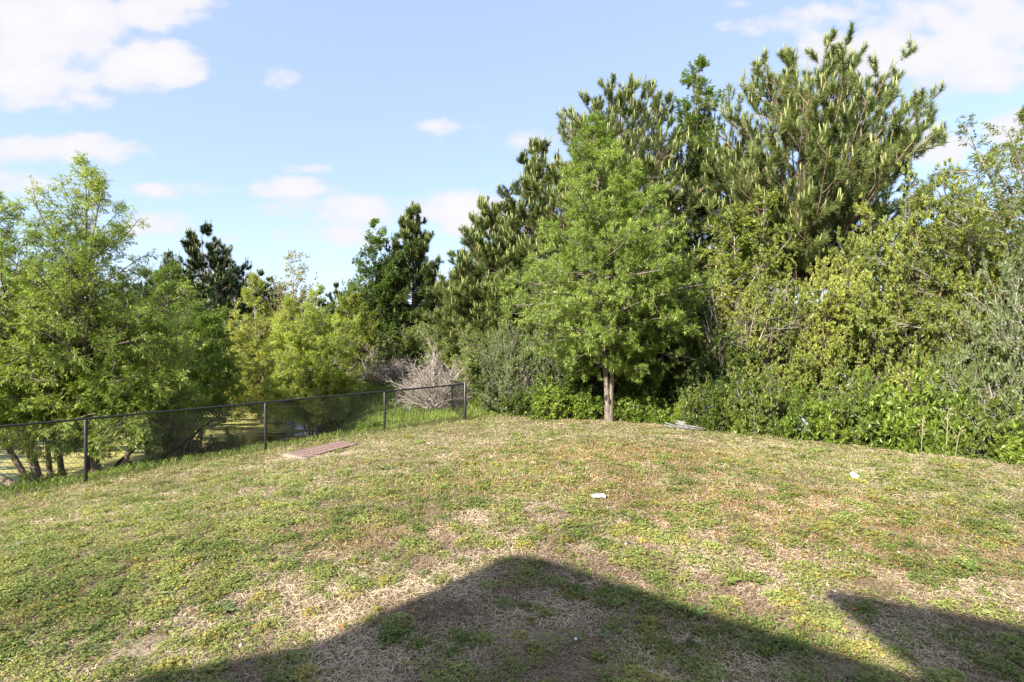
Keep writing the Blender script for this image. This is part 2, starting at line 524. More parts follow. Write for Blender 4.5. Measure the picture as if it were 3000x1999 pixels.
def make_water():
    xs = np.linspace(-75, -3, 60); ys = np.linspace(6, 50, 40)
    X, Y = np.meshgrid(xs, ys)
    V = np.stack([X.ravel(), Y.ravel(), np.full(X.size, WATER_Z)], 1)
    i, j = np.meshgrid(np.arange(39), np.arange(59), indexing='ij')
    b = i * 60 + j
    F = np.stack([b, b + 1, b + 61, b + 60], -1).reshape(-1, 4)
    m, nt, p, out = new_mat('pond_with_algae')
    tc = nt.nodes.new('ShaderNodeTexCoord')
    mp = nt.nodes.new('ShaderNodeMapping'); mp.inputs['Scale'].default_value = (.45, 1.3, 1); mp.inputs['Rotation'].default_value = (0, 0, .25)
    nz = nt.nodes.new('ShaderNodeTexNoise'); nz.inputs['Scale'].default_value = .8; nz.inputs['Detail'].default_value = 7; nz.inputs['Roughness'].default_value = .62
    rp = nt.nodes.new('ShaderNodeValToRGB')
    rp.color_ramp.elements[0].position = .45; rp.color_ramp.elements[1].position = .52
    rp.color_ramp.elements[0].color = (0, 0, 0, 1)
    n2 = nt.nodes.new('ShaderNodeTexNoise'); n2.inputs['Scale'].default_value = 4; n2.inputs['Detail'].default_value = 6
    r2 = nt.nodes.new('ShaderNodeValToRGB')
    r2.color_ramp.elements[0].position = .35; r2.color_ramp.elements[1].position = .65
    r2.color_ramp.elements[0].color = (.20, .19, .035, 1); r2.color_ramp.elements[1].color = (.42, .36, .12, 1)
    L = nt.links.new
    L(tc.outputs['Object'], mp.inputs[0]); L(mp.outputs[0], nz.inputs['Vector']); L(nz.outputs['Fac'], rp.inputs[0])
    L(mp.outputs[0], n2.inputs['Vector']); L(n2.outputs['Fac'], r2.inputs[0])
    mx = nt.nodes.new('ShaderNodeMix'); mx.data_type = 'RGBA'
    L(rp.outputs[0], mx.inputs[0]); mx.inputs[6].default_value = (.018, .024, .018, 1); L(r2.outputs[0], mx.inputs[7])
    L(mx.outputs[2], p.inputs['Base Color'])
    rr = nt.nodes.new('ShaderNodeMapRange'); L(rp.outputs[0], rr.inputs[0]); rr.inputs[3].default_value = .06; rr.inputs[4].default_value = .8
    L(rr.outputs[0], p.inputs['Roughness'])
    bp = nt.nodes.new('ShaderNodeBump'); bp.inputs['Strength'].default_value = .15; bp.inputs['Distance'].default_value = .05
    L(n2.outputs['Fac'], bp.inputs['Height']); L(bp.outputs[0], p.inputs['Normal'])
    o = obj('water', [(V, F, None)], m)
    o['kind'] = 'structure'


make_water()

# ------------------------------------------------------------------ the house behind the camera that throws the gable shadow
def make_house():
    y0, depth = -3.0, 9.0

    def up(X, D, y):
        z = (D - y) / SY
        return (X - z * SX, z)
    h = thing('house', 'pale sided house with dark gabled roof standing behind the lawn', 'house', (0, 0, 0))

    def prism(poly, ya, yb):
        n = len(poly)
        V = np.array([[x, ya, z] for x, z in poly] + [[x, yb, z] for x, z in poly], float)
        S = np.array([[k, (k + 1) % n, n + (k + 1) % n, n + k] for k in range(n)])
        return [(V, np.array([list(range(n))]), None), (V, np.array([list(range(2 * n - 1, n - 1, -1))]), None), (V, S, None)]

    def slab(prof, ya, yb, t=.14):
        out = []
        for (xa, za), (xb, zb) in zip(prof[:-1], prof[1:]):
            out += prism([(xa, za - t), (xb, zb - t), (xb, zb), (xa, za)], ya, yb)
        return out
    low = [up(-5.5, 2.6, y0), up(-2.76, 3.6, y0), up(-1.65, 4.02, y0), up(-.36, 4.55, y0)]
    y1 = -1.86
    hi = [up(-.12, 5.60, y1), up(.08, 5.74, y1), up(.45, 5.60, y1), up(1.65, 4.585, y1), up(2.57, 3.90, y1), up(4.2, 2.7, y1)]
    y2 = -2.04
    sec = [up(3.06, 4.95, y2), up(4.27, 4.32, y2), up(7.5, 2.75, y2)]
    dn = lambda P, d: [(x, z - d) for x, z in P]
    b = -.3
    full = dn(low, .15) + dn(hi, .15)
    obj('wall', prism([(full[0][0], b)] + full + [(full[-1][0], b)], y0 - .02, y0 - depth), M['siding'], h)
    s2 = dn(sec, .15)
    obj('wall', prism([(s2[0][0] + .25, b)] + [(s2[0][0] + .25, s2[0][1])] + s2[1:] + [(s2[-1][0], b)], y0 - .06, y0 - depth + .5), M['siding'], h)
    obj('roof', slab(low, y0, y0 - depth - .2), M['shingle'], h)
    porch = slab(hi, y1, y0 - depth - .2)
    for blk in porch[:3]:                                   # the left eave runs in at an angle to meet the lower roof
        V = blk[0]
        for k in (4, 7): V[k] += np.array([-.35 * (y1 - V[k][1]) / 1.14, 0, 0])
    obj('porch_roof', porch, M['shingle'], h)
    obj('roof', slab(sec, y2, y0 - depth + .3), M['shingle'], h)
    for cx in (-9, -6.2, -3.8):
        w = obj('window', [box((cx, y0 + .03, 1.9), (1.1, .05, 1.5))], M['white_plastic'], h)
        obj('pane', [box((cx, y0 + .06, 1.9), (.95, .02, 1.35))], M['glass'], w)


make_house()

# ------------------------------------------------------------------ plants: branch growth and leaves
def grow(P0, D, L, n, wander, up, rng):
    K = len(P0)
    pts = np.empty((K, n + 1, 3)); pts[:, 0] = P0
    d = norm(D)
    for i in range(n):
        d = d + rng.normal(0, wander, (K, 3))
        d[:, 2] += up
        d = norm(d)
        pts[:, i + 1] = pts[:, i] + d * (L / n)[:, None]
    return pts


def along(pts, idx, t):
    n = pts.shape[1] - 1
    f = np.clip(t, 0, .9999) * n
    i = f.astype(int); f = (f - i)[:, None]
    a, b = pts[idx, i], pts[idx, i + 1]
    return a * (1 - f) + b * f, norm(b - a)


def perp(d, rng):
    a = rng.normal(0, 1, d.shape)
    return norm(a - (a * d).sum(-1, keepdims=True) * d)


def kids(pts, L, m, t0, t1, ang, lf, rng, flat=0.0):
    K = len(pts)
    idx = np.repeat(np.arange(K), m)
    t = t0 + (t1 - t0) * ((np.tile(np.arange(m), K) + rng.uniform(0, 1, K * m)) / m)
    p, d = along(pts, idx, t)
    q = perp(d, rng)
    if flat: q[:, 2] *= (1 - flat); q = norm(q)
    a = ang * rng.uniform(.7, 1.3, K * m)[:, None]
    nd = d * np.cos(a) + q * np.sin(a)
    ln = L[idx] * lf * (1.2 - .7 * t) * rng.uniform(.65, 1.25, K * m)
    return p, nd, ln, t, idx


def leaf_quads(P, D, L, W, rng):
    S = norm(np.cross(D, np.array([0, 0, 1.]) + rng.normal(0, .55, D.shape)))
    up = np.cross(S, D)
    mid = P + D * (L * .45)[:, None] + up * (W * .12)[:, None]
    V = np.stack([P, mid + S * (W / 2)[:, None], P + D * L[:, None], mid - S * (W / 2)[:, None]], 1).reshape(-1, 3)
    F = np.arange(len(P) * 4).reshape(-1, 4)
    return V, F


def palette(P, rng, c1, c2, freq=.9, jit=.18, extra=None, ep=0.0):
    n = vnoise(P, freq)
    f = np.clip((n - .5) * 1.7 + .5 + rng.normal(0, .22, len(P)), 0, 1)[:, None]
    c = np.array(c1) * (1 - f) + np.array(c2) * f
    c = c * (1 + rng.normal(0, jit, (len(P), 1)))
    if extra is not None:
        k = rng.uniform(0, 1, len(P)) < ep
        c[k] = np.array(extra) * (1 + rng.normal(0, jit, (k.sum(), 1)))
    return np.clip(c, .004, .8)


def foliate(tw, Lt, nl, lf, rng, cols):
    K = len(tw)
    idx = np.repeat(np.arange(K), nl)
    t = rng.uniform(lf.get('t0', .12), 1, K * nl) ** .8
    p, d = along(tw, idx, t)
    q = perp(d, rng)
    a = rng.uniform(lf.get('a0', .4), lf.get('a1', 1.25), K * nl)[:, None]
    nd = d * np.cos(a) + q * np.sin(a)
    nd[:, 2] -= lf.get('droop', 0.0)
    nd = norm(nd)
    L = lf['L'] * rng.uniform(.6, 1.25, K * nl)
    W = lf['W'] * rng.uniform(.7, 1.25, K * nl)
    V, F = leaf_quads(p, nd, L, W, rng)
    return (V, F, palette(p, rng, **cols))


def trunk_points(stem, h, rng, n=10, wander=.05):
    bx, by, tx, ty, hf = stem[:5]
    f = np.linspace(0, 1, n + 1)
    bow = stem[5] if len(stem) > 5 else 1.0
    pts = np.stack([bx + (tx - bx) * f ** bow, by + (ty - by) * f ** bow, h * hf * f], 1)
    w = np.cumsum(rng.normal(0, wander, (n + 1, 2)), 0); w -= w[0]
    pts[:, :2] += w * f[:, None] ** .5
    return pts


def limb_tips(n, prof, tb, irr, rng, h):
    """heights and reaches of the limb ends: the crown's outline is given at the ends"""
    pt, pr = [q[0] for q in prof], [q[1] for q in prof]
    g = np.linspace(tb, .995, 200)
    wgt = np.interp(g, pt, pr) ** 1.1 + .12 * max(pr)
    cdf = np.cumsum(wgt); cdf /= cdf[-1]
    t = np.interp((np.arange(n) + rng.uniform(0, 1, n)) / n, cdf, g)
    R = np.interp(t, pt, pr) * rng.uniform(1 - irr, 1 + irr * .35, n)
    return t, R


def reach(p, D, L, n, wander, up, tip, rng):
    pts = grow(p, D, L, n, wander, up, rng)
    f = np.linspace(0, 1, n + 1)[None, :, None]
    return pts + f ** 1.2 * (tip - pts[:, -1])[:, None]


def make_tree(name, label, cat, x, y, h, prof, n_limb, m2, m3, nl, leaf, cols, lmat, bmat, seed, group=None,
              stems=((0, 0, 0, 0, 1.0),), tr=.12, t_first=.2, tb=.2, elev=(5, 60), z=None, sub=(.9, .7), l2=.36, l3=.42,
              up=.03, twigs=True, wob=.05, flat=.3, rz=0., irr=.3, top=None):
    rng = np.random.default_rng(seed)
    if z is None: z = HZ(x, y) - .05
    if top is not None: h = ZT(top, y) - z
    root = thing(name, label, cat, (x, y, z), group, rz)
    wood, leafb = [], []
    for si, st in enumerate(stems):
        hf = st[4]
        hs = h * hf
        tp = trunk_points(st, h, rng, 12, wob)
        r0 = tr * (hf ** .7)
        f = np.linspace(0, 1, 13)
        rad = r0 * (1 - f) ** 1.25 + .006
        rad[0] *= 1.35
        wood.append(tubes(tp[None], rad[None], 9))
        nlb = max(6, int(n_limb * hf))
        t, Rr = limb_tips(nlb, prof, tb, irr, rng, h)
        Rr = Rr * hf ** .8
        az = np.arange(nlb) * 2.39996 + rng.uniform(-.6, .6, nlb)
        el = np.radians(elev[0] + (elev[1] - elev[0]) * np.clip((t - tb) / (1 - tb), 0, 1) ** 1.2 + rng.normal(0, 8, nlb))
        zs = t * hs - Rr * np.tan(el)
        zs = np.clip(zs, np.minimum(t_first * h, .9 * hs), .97 * hs)
        p, d = along(tp[None], np.zeros(nlb, int), zs / hs)
        c, _ = along(tp[None], np.zeros(nlb, int), t)
        tip = np.stack([c[:, 0] + Rr * np.cos(az), c[:, 1] + Rr * np.sin(az), t * hs], 1)
        D = tip - p
        Lb = np.linalg.norm(D, axis=1)
        D[:, 2] += .12 * Lb
        lb = reach(p, D, Lb, 6, .09, up, tip, rng)
        rb = (np.clip(.016 * Lb, .010, .05))[:, None] * np.linspace(1, .22, 7)[None]
        wood.append(tubes(lb, rb, 5))
        Lx = np.maximum(Lb, .5)
        p2, d2, L2, _, _ = kids(lb, Lx, m2, .18, 1.0, sub[0], l2, rng, flat)
        b2 = grow(p2, d2, L2, 4, .14, up, rng)
        wood.append(tubes(b2, np.clip(.011 * L2, .004, .016)[:, None] * np.linspace(1, .35, 5)[None], 3))
        p3, d3, L3, _, _ = kids(b2, L2, m3, .15, 1.0, sub[1], l3, rng, flat)
        L3 = np.maximum(L3, leaf.get('tw', .18))
        b3 = grow(p3, d3, L3, 3, .16, up * .5, rng)
        if twigs: wood.append(tubes(b3, np.full((len(b3), 4), .0035) * np.linspace(1, .5, 4), 3))
        leafb.append(foliate(b3, L3, nl, leaf, rng, cols))
    obj('trunk', wood, bmat, root, True)
    obj('crown', leafb, lmat, root)
    return root


def make_shrub(name, label, cat, x, y, rx, ry, h, K, m2, m3, nl, leaf, cols, lmat, bmat, seed, group=None, z=None,
               low=.05, up=.0, irr=.3, t2=.25, l2=.45, l3=.45, twigs=True, rz=0., flat=0., wander=.12, base=.12, rw=1.0):
    rng = np.random.default_rng(seed)
    if z is None: z = HZ(x, y) - .05
    root = thing(name, label, cat, (x, y, z), group, rz)
    az = np.arange(K) * 2.39996 + rng.uniform(-.4, .4, K)
    sz = low + (1 - low) * ((np.arange(K) + rng.uniform(0, 1, K)) / K)
    cz = np.sqrt(np.maximum(1 - sz ** 2, 0))
    tip = np.stack([rx * cz * np.cos(az), ry * cz * np.sin(az), h * sz], 1) * rng.uniform(1 - irr, 1 + irr * .4, (K, 1))
    P0 = np.stack([rng.normal(0, base * rx, K), rng.normal(0, base * ry, K), np.zeros(K)], 1)
    D = tip - P0
    Ls = np.linalg.norm(D, axis=1)
    st = grow(P0, D, Ls, 7, wander, up, rng)
    wood = [tubes(st, np.clip(.010 * Ls * rw, .005, .035)[:, None] * np.linspace(1, .3, 8)[None], 5)]
    p2, d2, L2, _, _ = kids(st, Ls, m2, t2, 1.0, .75, l2, rng, flat)
    b2 = grow(p2, d2, L2, 4, .14, .03, rng)
    b2[:, :, 2] = np.maximum(b2[:, :, 2], .02)
    wood.append(tubes(b2, np.clip(.008 * L2 * rw, .003, .014)[:, None] * np.linspace(1, .35, 5)[None], 3))
    p3, d3, L3, _, _ = kids(b2, L2, m3, .2, 1.0, .75, l3, rng, flat)
    L3 = np.maximum(L3, leaf.get('tw', .12) if leaf else .15)
    b3 = grow(p3, d3, L3, 3, .18, .02, rng)
    b3[:, :, 2] = np.maximum(b3[:, :, 2], .02)
    if twigs: wood.append(tubes(b3, np.full((len(b3), 4), .003 * rw) * np.linspace(1, .5, 4), 3))
    if leaf:
        obj('trunk', wood, bmat, root, True)
        obj('crown', [foliate(b3, L3, nl, leaf, rng, cols)], lmat, root)
    else:
        obj('branches', wood, bmat, root, True)
    return root


def make_pine(name, label, x, y, h, prof, n_limb, m2, m3, seed, group=None, nn=80, NL=.25, NW=.018, candle=.34, cp=.6,
              c1=(.065, .10, .022), c2=(.15, .18, .045), tr=.17, t_first=.05, tb=.05, elev=(-5, 62), up=.10, lean=(0, 0), z=None, irr=.25, l2=.36, flat=.35, bw=1.0, top=None):
    rng = np.random.default_rng(seed)
    if z is None: z = HZ(x, y) - .05
    if top is not None: h = ZT(top, y) - z
    root = thing(name, label, 'pine tree', (x, y, z), group)
    tp = trunk_points((0, 0, lean[0], lean[1], 1.0), h * .97, rng, 14, .03)
    f = np.linspace(0, 1, 15)
    wood = [tubes(tp[None], (tr * (1 - f) ** .9 + .012)[None], 9)]
    t, R = limb_tips(n_limb, prof, tb, irr, rng, h)
    az = np.arange(n_limb) * 2.39996 + rng.normal(0, .35, n_limb)
    el = np.radians(elev[0] + (elev[1] - elev[0]) * t ** 1.4 + rng.normal(0, 6, n_limb))
    zs = np.clip(t * h - R * np.tan(el), t_first * h, .96 * h)
    p, _ = along(tp[None], np.zeros(n_limb, int), zs / (h * .97))
    c, _ = along(tp[None], np.zeros(n_limb, int), t)
    tip = np.stack([c[:, 0] + R * np.cos(az), c[:, 1] + R * np.sin(az), t * h - .2], 1)
    D = tip - p
    Lb = np.maximum(np.linalg.norm(D, axis=1), .3)
    D[:, 2] -= .10 * Lb
    lb = reach(p, D, Lb, 7, .05, up * .25, tip, rng)
    wood.append(tubes(lb, np.clip(.012 * Lb * bw, .010, .06)[:, None] * np.linspace(1, .3, 8)[None], 5))
    p2, d2, L2, _, _ = kids(lb, np.maximum(Lb, .8), m2, .2, 1.0, .75, l2, rng, flat)
    L2 = np.clip(L2, .35, 1.9)
    b2 = grow(p2, d2, L2, 5, .08, up, rng)
    wood.append(tubes(b2, np.clip(.011 * L2, .006, .018)[:, None] * np.linspace(1, .5, 6)[None], 4))
    p3, d3, L3, _, _ = kids(b2, L2, m3, .3, 1.0, .7, .4, rng, .2)
    L3 = np.clip(L3, .25, .65)
    b3 = grow(p3, d3, L3, 4, .06, up * 2.2, rng)
    wood.append(tubes(b3, np.full((len(b3), 5), .006), 3))
    leader = grow(tp[-1:], np.array([[0, 0, 1.]]), np.array([.35]), 4, .01, .2, rng)
    # needles round every shoot
    P, Dn, Pc = [], [], []
    for sh, k in ((lb[:, -3:], 1.6), (b2[:, -4:], 1.5), (b3[:, -4:], 1), (leader[:, -3:], 1)):
        K = len(sh); n_ = int(nn * k)
        idx = np.repeat(np.arange(K), n_)
        tt = rng.uniform(0, 1, K * n_)
        pp, dd = along(sh, idx, tt)
        a = rng.uniform(.30, 1.1, K * n_)[:, None] * (1.1 - .35 * tt[:, None])
        P.append(pp); Dn.append(dd * np.cos(a) + perp(dd, rng) * np.sin(a))
        Pc.append(np.concatenate([sh[:, -1], norm(sh[:, -1] - sh[:, -2])], 1))
    P = np.concatenate(P); Dn = np.concatenate(Dn); Pc = np.concatenate(Pc)
    L = NL * rng.uniform(.65, 1.2, len(P))
    S = perp(Dn, rng) * NW / 2
    tipn = P + Dn * L[:, None]; tipn[:, 2] -= .12 * L
    V = np.stack([P - S, P + S, tipn], 1).reshape(-1, 3)
    F = np.arange(len(V)).reshape(-1, 3)
    blocks = [(V, F, palette(P, rng, c1, c2, .7, .2))]
    # candles of new growth
    k = rng.uniform(0, 1, len(Pc)) < cp * (.15 + .85 * np.clip(Pc[:, 2] / h, 0, 1))
    Pc = np.repeat(Pc[k], 2, 0)
    cd = norm(Pc[:, 3:] * .3 + np.array([0, 0, 1.]) + rng.normal(0, .11, (len(Pc), 3)))
    cl = candle * rng.uniform(.35, 1.2, len(Pc))
    cpnts = np.stack([Pc[:, :3], Pc[:, :3] + cd * (cl * .6)[:, None], Pc[:, :3] + cd * cl[:, None]], 1)
    cr = np.array([.020, .026, .014])[None] * rng.uniform(.7, 1.1, (len(Pc), 1)) * (candle / .3) ** .5
    cv = tubes(cpnts, cr, 4)
    cc = np.repeat(palette(Pc[:, :3], rng, (.20, .24, .07), (.33, .34, .13), 1, .12), 8, 0)
    blocks.append((cv[0], cv[1], cc))
    obj('trunk', wood, M['pine_bark'], root, True)
    obj('crown', blocks, M['needle'], root)
    return root


OAK = dict(c1=(.18, .255, .05), c2=(.31, .39, .10), freq=.8, jit=.15)
WIL = dict(c1=(.175, .25, .04), c2=(.34, .41, .09), freq=.7, jit=.16)
YEL = dict(c1=(.26, .33, .045), c2=(.42, .47, .10), freq=.8, jit=.15, extra=(.36, .27, .08), ep=.03)
MYR = dict(c1=(.16, .21, .04), c2=(.33, .37, .085), freq=.75, jit=.12, extra=(.28, .19, .06), ep=.02)
GRY = dict(c1=(.15, .19, .085), c2=(.25, .29, .13), freq=.8, jit=.16)
LAU = dict(c1=(.045, .085, .014), c2=(.11, .16, .022), freq=.9, jit=.2, extra=(.25, .10, .03), ep=.006)
LOW = dict(c1=(.11, .17, .022), c2=(.23, .30, .045), freq=1.2, jit=.2)

oak_leaf = dict(t0=.3, L=.13, W=.024, droop=.12, a0=.45, a1=1.35, tw=.20)
wil_leaf = dict(L=.115, W=.022, droop=.55, a0=.3, a1=1.1, tw=.22)

# ------------------------------------------------------------------ the lawn oak
make_tree('oak_tree', 'bright green narrow leaved oak with bare grey trunk rising from the lawn corner', 'tree',
          3.2, 17.0, 10.4, [(.16, 1.5), (.25, 2.4), (.385, 3.3), (.54, 2.9), (.70, 2.0), (.82, 1.1), (.92, .55), (1, .15)], 84, 10, 6, 23, oak_leaf, OAK,
          M['oak_leaf'], M['oak_bark'], 11, tr=.095, t_first=.2, tb=.165, elev=(-12, 62), l2=.34, l3=.42, irr=.4,
          stems=((0, 0, -.65, 0, 1.0), (0.05, 0, 1.2, .3, .87, 1.5)), wob=.03)

# ------------------------------------------------------------------ pines
PG = 'tall pines at the back'
make_pine('pine_tree', 'broad dark green pine directly behind the lawn oak', WX(622, 25), 25, 14.0,
          [(.1, 4.2), (.3, 4.8), (.5, 4.8), (.65, 4.3), (.78, 3.7), (.87, 3.0), (.95, 1.6), (1, .5)], 200, 9, 4, 21, PG, nn=64, top=80, tb=.12, t_first=.1)
make_pine('pine_tree', 'second pine down the slope of pines, its tip just clear of the oak', WX(535, 27), 27, 11.0,
          [(.08, 3.4), (.3, 3.6), (.5, 3.1), (.7, 2.2), (.86, 1.2), (1, .25)], 130, 8, 4, 26, PG, nn=64, top=138, tb=.08, irr=.35)
make_pine('pine_tree', 'lowest pine down the slope of pines, behind the fence corner', WX(490, 28), 28, 9.0,
          [(.08, 3.0), (.3, 3.1), (.5, 2.6), (.7, 1.8), (.86, 1.0), (1, .2)], 120, 8, 4, 27, PG, nn=64, top=200, tb=.08, irr=.35)
make_pine('pine_tree', 'tallest pine with open spreading limbs above the yellowish shrubs', WX(802, 22), 22, 14.9,
          [(.4, 2.6), (.53, 4.0), (.71, 4.7), (.84, 3.9), (.93, 2.3), (1, .6)], 120, 9, 4, 22, PG, t_first=.36, tb=.42, irr=.3, elev=(20, 66), bw=1.4,
          c1=(.085, .125, .03), c2=(.19, .225, .065), top=50)
make_pine('pine_tree', 'pointed pine beyond the pond bank with a leafy tree against its side', WX(413, 33), 33, 11.2,
          [(0, 3.0), (.3, 3.0), (.45, 2.7), (.62, 2.0), (.8, 1.0), (.93, .45), (1, .15)], 140, 8, 4, 23, PG, candle=.3, cp=.4, nn=60, c1=(.06, .095, .022), c2=(.115, .15, .038), NW=.022, irr=.4, top=203, elev=(0, 62))
make_pine('pine_tree', 'blackish green round topped pine across the pond behind the willows', WX(203, 43), 43, 12.2,
          [(0, 4.8), (.5, 4.8), (.65, 4.1), (.76, 3.3), (.88, 1.9), (.95, 1.1), (1, .4)], 150, 9, 4, 24, PG, candle=.45, nn=55, NL=.30, NW=.03, c1=(.022, .042, .018), c2=(.045, .068, .026), cp=.4, top=226)
far_pine = make_pine('pine_tree', 'small dark pine on the far skyline beyond the pond', WX(338, 78), 78, 10.8,
                     [(0, 3.4), (.5, 3.0), (.8, 1.7), (1, .3)], 50, 7, 3, 25, 'far pines on the skyline', nn=26, NL=.4, NW=.06, candle=.5, c1=(.025, .048, .018), c2=(.048, .075, .026))
frng = np.random.default_rng(5)
for i, (px, D, sz) in enumerate([(272, 74, 1.06), (285, 80, 1.0), (302, 84, .98), (318, 76, .9), (352, 80, 1.0), (365, 74, .94), (258, 70, 1.1), (380, 72, 1.05), (232, 66, 1.0), (150, 62, 1.0), (120, 66, 1.0), (60, 60, .95), (20, 62, 1.0), (395, 70, .9), (445, 60, .9), (470, 62, .9), (490, 55, .9)]):
    copy_thing(far_pine, (WX(px, D), D, .1), frng.uniform(0, 6), (sz, sz, sz), 'small dark pine on the far skyline beyond the pond', 'far pines on the skyline')

# ------------------------------------------------------------------ broadleaf trees at the back
make_tree('slender_tree', 'tall slender feathery tree between the two tallest pines', 'tree', WX(692, 24), 24, 15.6,
          [(.3, 1.5), (.5, 1.4), (.65, 1.05), (.8, .95), (.92, .75), (1, .1)], 66, 9, 5, 20, dict(L=.15, W=.04, droop=.35, tw=.25), dict(c1=(.10, .16, .025), c2=(.18, .25, .045), freq=.6, jit=.17),
          M['willow_leaf'], M['oak_bark'], 31, tr=.13, t_first=.25, tb=.3, elev=(20, 66), l2=.42, irr=.4, top=57)
make_tree('leafy_tree', 'dark leafy tree with twiggy top against the pointed pine', 'tree', WX(377, 31), 31, 9.9,
          [(.1, 2.2), (.4, 2.3), (.6, 1.9), (.8, 1.2), (.93, .6), (1, .15)], 70, 9, 8, 9, dict(L=.13, W=.055, droop=.2, tw=.25), dict(c1=(.07, .13, .018), c2=(.15, .22, .035), freq=.7, jit=.2),
          M['willow_leaf'], M['oak_bark'], 32, tr=.12, t_first=.1, tb=.1, elev=(15, 66), irr=.5, top=222)
make_tree('leafy_tree', 'pale green tree peeping between the pointed pine and the broad pine', 'tree', WX(468, 36), 36, 9.6,
          [(.1, 2.2), (.5, 2.0), (.8, 1.2), (1, .2)], 40, 8, 5, 15, dict(L=.18, W=.07, droop=.2, tw=.25), dict(c1=(.13, .20, .04), c2=(.24, .32, .08), freq=.7, jit=.2),
          M['willow_leaf'], M['oak_bark'], 33, tr=.1, t_first=.1, tb=.1, elev=(15, 65), top=243)
make_tree('leafy_tree', 'yellow tipped twiggy tree below the tallest pine', 'tree', WX(745, 19), 19, 8.6,
          [(.2, 1.4), (.5, 1.6), (.8, 1.0), (1, .25)], 54, 8, 5, 16, dict(L=.10, W=.045, droop=.05, tw=.2), dict(c1=(.16, .21, .035), c2=(.31, .34, .06), freq=.6, jit=.2),
          M['waxy_leaf'], M['pale_bark'], 34, tr=.08, t_first=.2, tb=.3, elev=(20, 65), stems=((0, 0, -.8, 0, .95), (0, 0, .9, .2, 1.0)), irr=.4, top=186)
make_tree('willow_tree', 'rusty green drooping willow beside the tall pine at the end of the shrub row', 'tree', 14.4, 14.6, 9.9,
          [(.1, 2.6), (.35, 3.1), (.6, 3.0), (.8, 2.4), (.93, 1.6), (1, .5)], 96, 10, 8, 14, dict(L=.115, W=.028, droop=.5, tw=.22), dict(c1=(.13, .18, .03), c2=(.24, .28, .055), freq=.7, jit=.2, extra=(.28, .18, .06), ep=.05),
          M['willow_leaf'], M['pale_bark'], 35, tr=.16, t_first=.15, tb=.12, elev=(0, 62), stems=((0, 0, .2, 0, 1.0), (-.2, 0, -2.4, .2, .78, 1.3)), irr=.45, top=104)

# ------------------------------------------------------------------ willows along the pond
WG = 'willows along the pond'
make_tree('willow_tree', 'large willow whose brown trunk stands just behind the first fence post', 'tree', WX(97, 14.2), 14.2, 8.5,
          [(.25, 1.8), (.42, 2.8), (.56, 2.6), (.68, 2.0), (.80, 1.45), (.92, .85), (1, .2)], 92, 9, 9, 10, wil_leaf, WIL, M['willow_leaf'], M['willow_bark'], 41, WG,
          stems=((0, 0, -.45, .2, 1.0, .8), (-.4, .2, -1.0, .5, .72), (.5, -.1, 1.9, .2, .52, .9), (-.9, .1, -2.0, .2, .55, .9)), tr=.13, t_first=.30, tb=.27, elev=(8, 68), irr=.55, l2=.36, top=153)
make_tree('willow_tree', 'many stemmed willow reaching in from the end of the pond fence', 'tree', WX(15, 13.6), 13.6, 8.0,
          [(.25, 1.8), (.45, 2.2), (.65, 1.9), (.8, 1.3), (.92, .7), (1, .15)], 70, 9, 9, 10, wil_leaf, WIL, M['willow_leaf'], M['willow_bark'], 42, WG,
          stems=((.8, 0, -.9, .3, 1.0, .8), (.9, .1, .6, .4, .6), (1.0, -.2, -2.6, 0, .7)), tr=.11, t_first=.3, tb=.28, elev=(8, 66), irr=.55, top=185)
make_tree('willow_tree', 'green willow leaning out from the pond in front of the blackish pine', 'tree', WX(178, 19.5), 19.5, 7.9,
          [(.1, 2.0), (.3, 2.3), (.55, 2.0), (.75, 1.4), (.9, .7), (1, .2)], 56, 9, 9, 9, dict(L=.13, W=.028, droop=.5, tw=.22), dict(c1=(.11, .185, .025), c2=(.21, .30, .045), freq=.7, jit=.16), M['willow_leaf'], M['willow_bark'], 43, WG,
          stems=((0, 0, -.3, 0, 1.0), (.3, 0, 1.4, .2, .78)), tr=.11, t_first=.2, tb=.26, elev=(-8, 62), irr=.45, top=262)
make_tree('willow_tree', 'pale willow out in the pond behind the large willow', 'tree', WX(62, 26), 26, 8.2,
          [(.3, 2.2), (.45, 2.6), (.6, 2.2), (.85, 1.2), (1, .3)], 40, 9, 5, 11, dict(L=.16, W=.036, droop=.45, tw=.25), dict(c1=(.12, .19, .025), c2=(.21, .29, .045), freq=.6, jit=.16), M['willow_leaf'], M['willow_bark'], 44, WG,
          stems=((0, 0, 0, 0, 1.0), (.3, 0, 2.6, .2, .85)), tr=.12, t_first=.25, tb=.3, elev=(0, 60), top=255)
make_tree('willow_tree', 'yellow green willow clump with thin stems on the pond bank', 'tree', WX(310, 21.5), 21.5, 7.0,
          [(.08, 1.6), (.25, 2.0), (.45, 1.8), (.7, 1.2), (.88, .6), (1, .2)], 46, 9, 9, 10, dict(L=.11, W=.026, droop=.35, tw=.22), YEL, M['willow_leaf'], M['pale_bark'], 45, WG,
          stems=((0, 0, -.6, 0, .92), (.1, 0, .25, 0, 1.0), (-.1, 0, -1.7, .1, .82), (.2, 0, 1.5, .1, .85)), tr=.05, t_first=.08, tb=.2, elev=(15, 68), irr=.45, top=285)
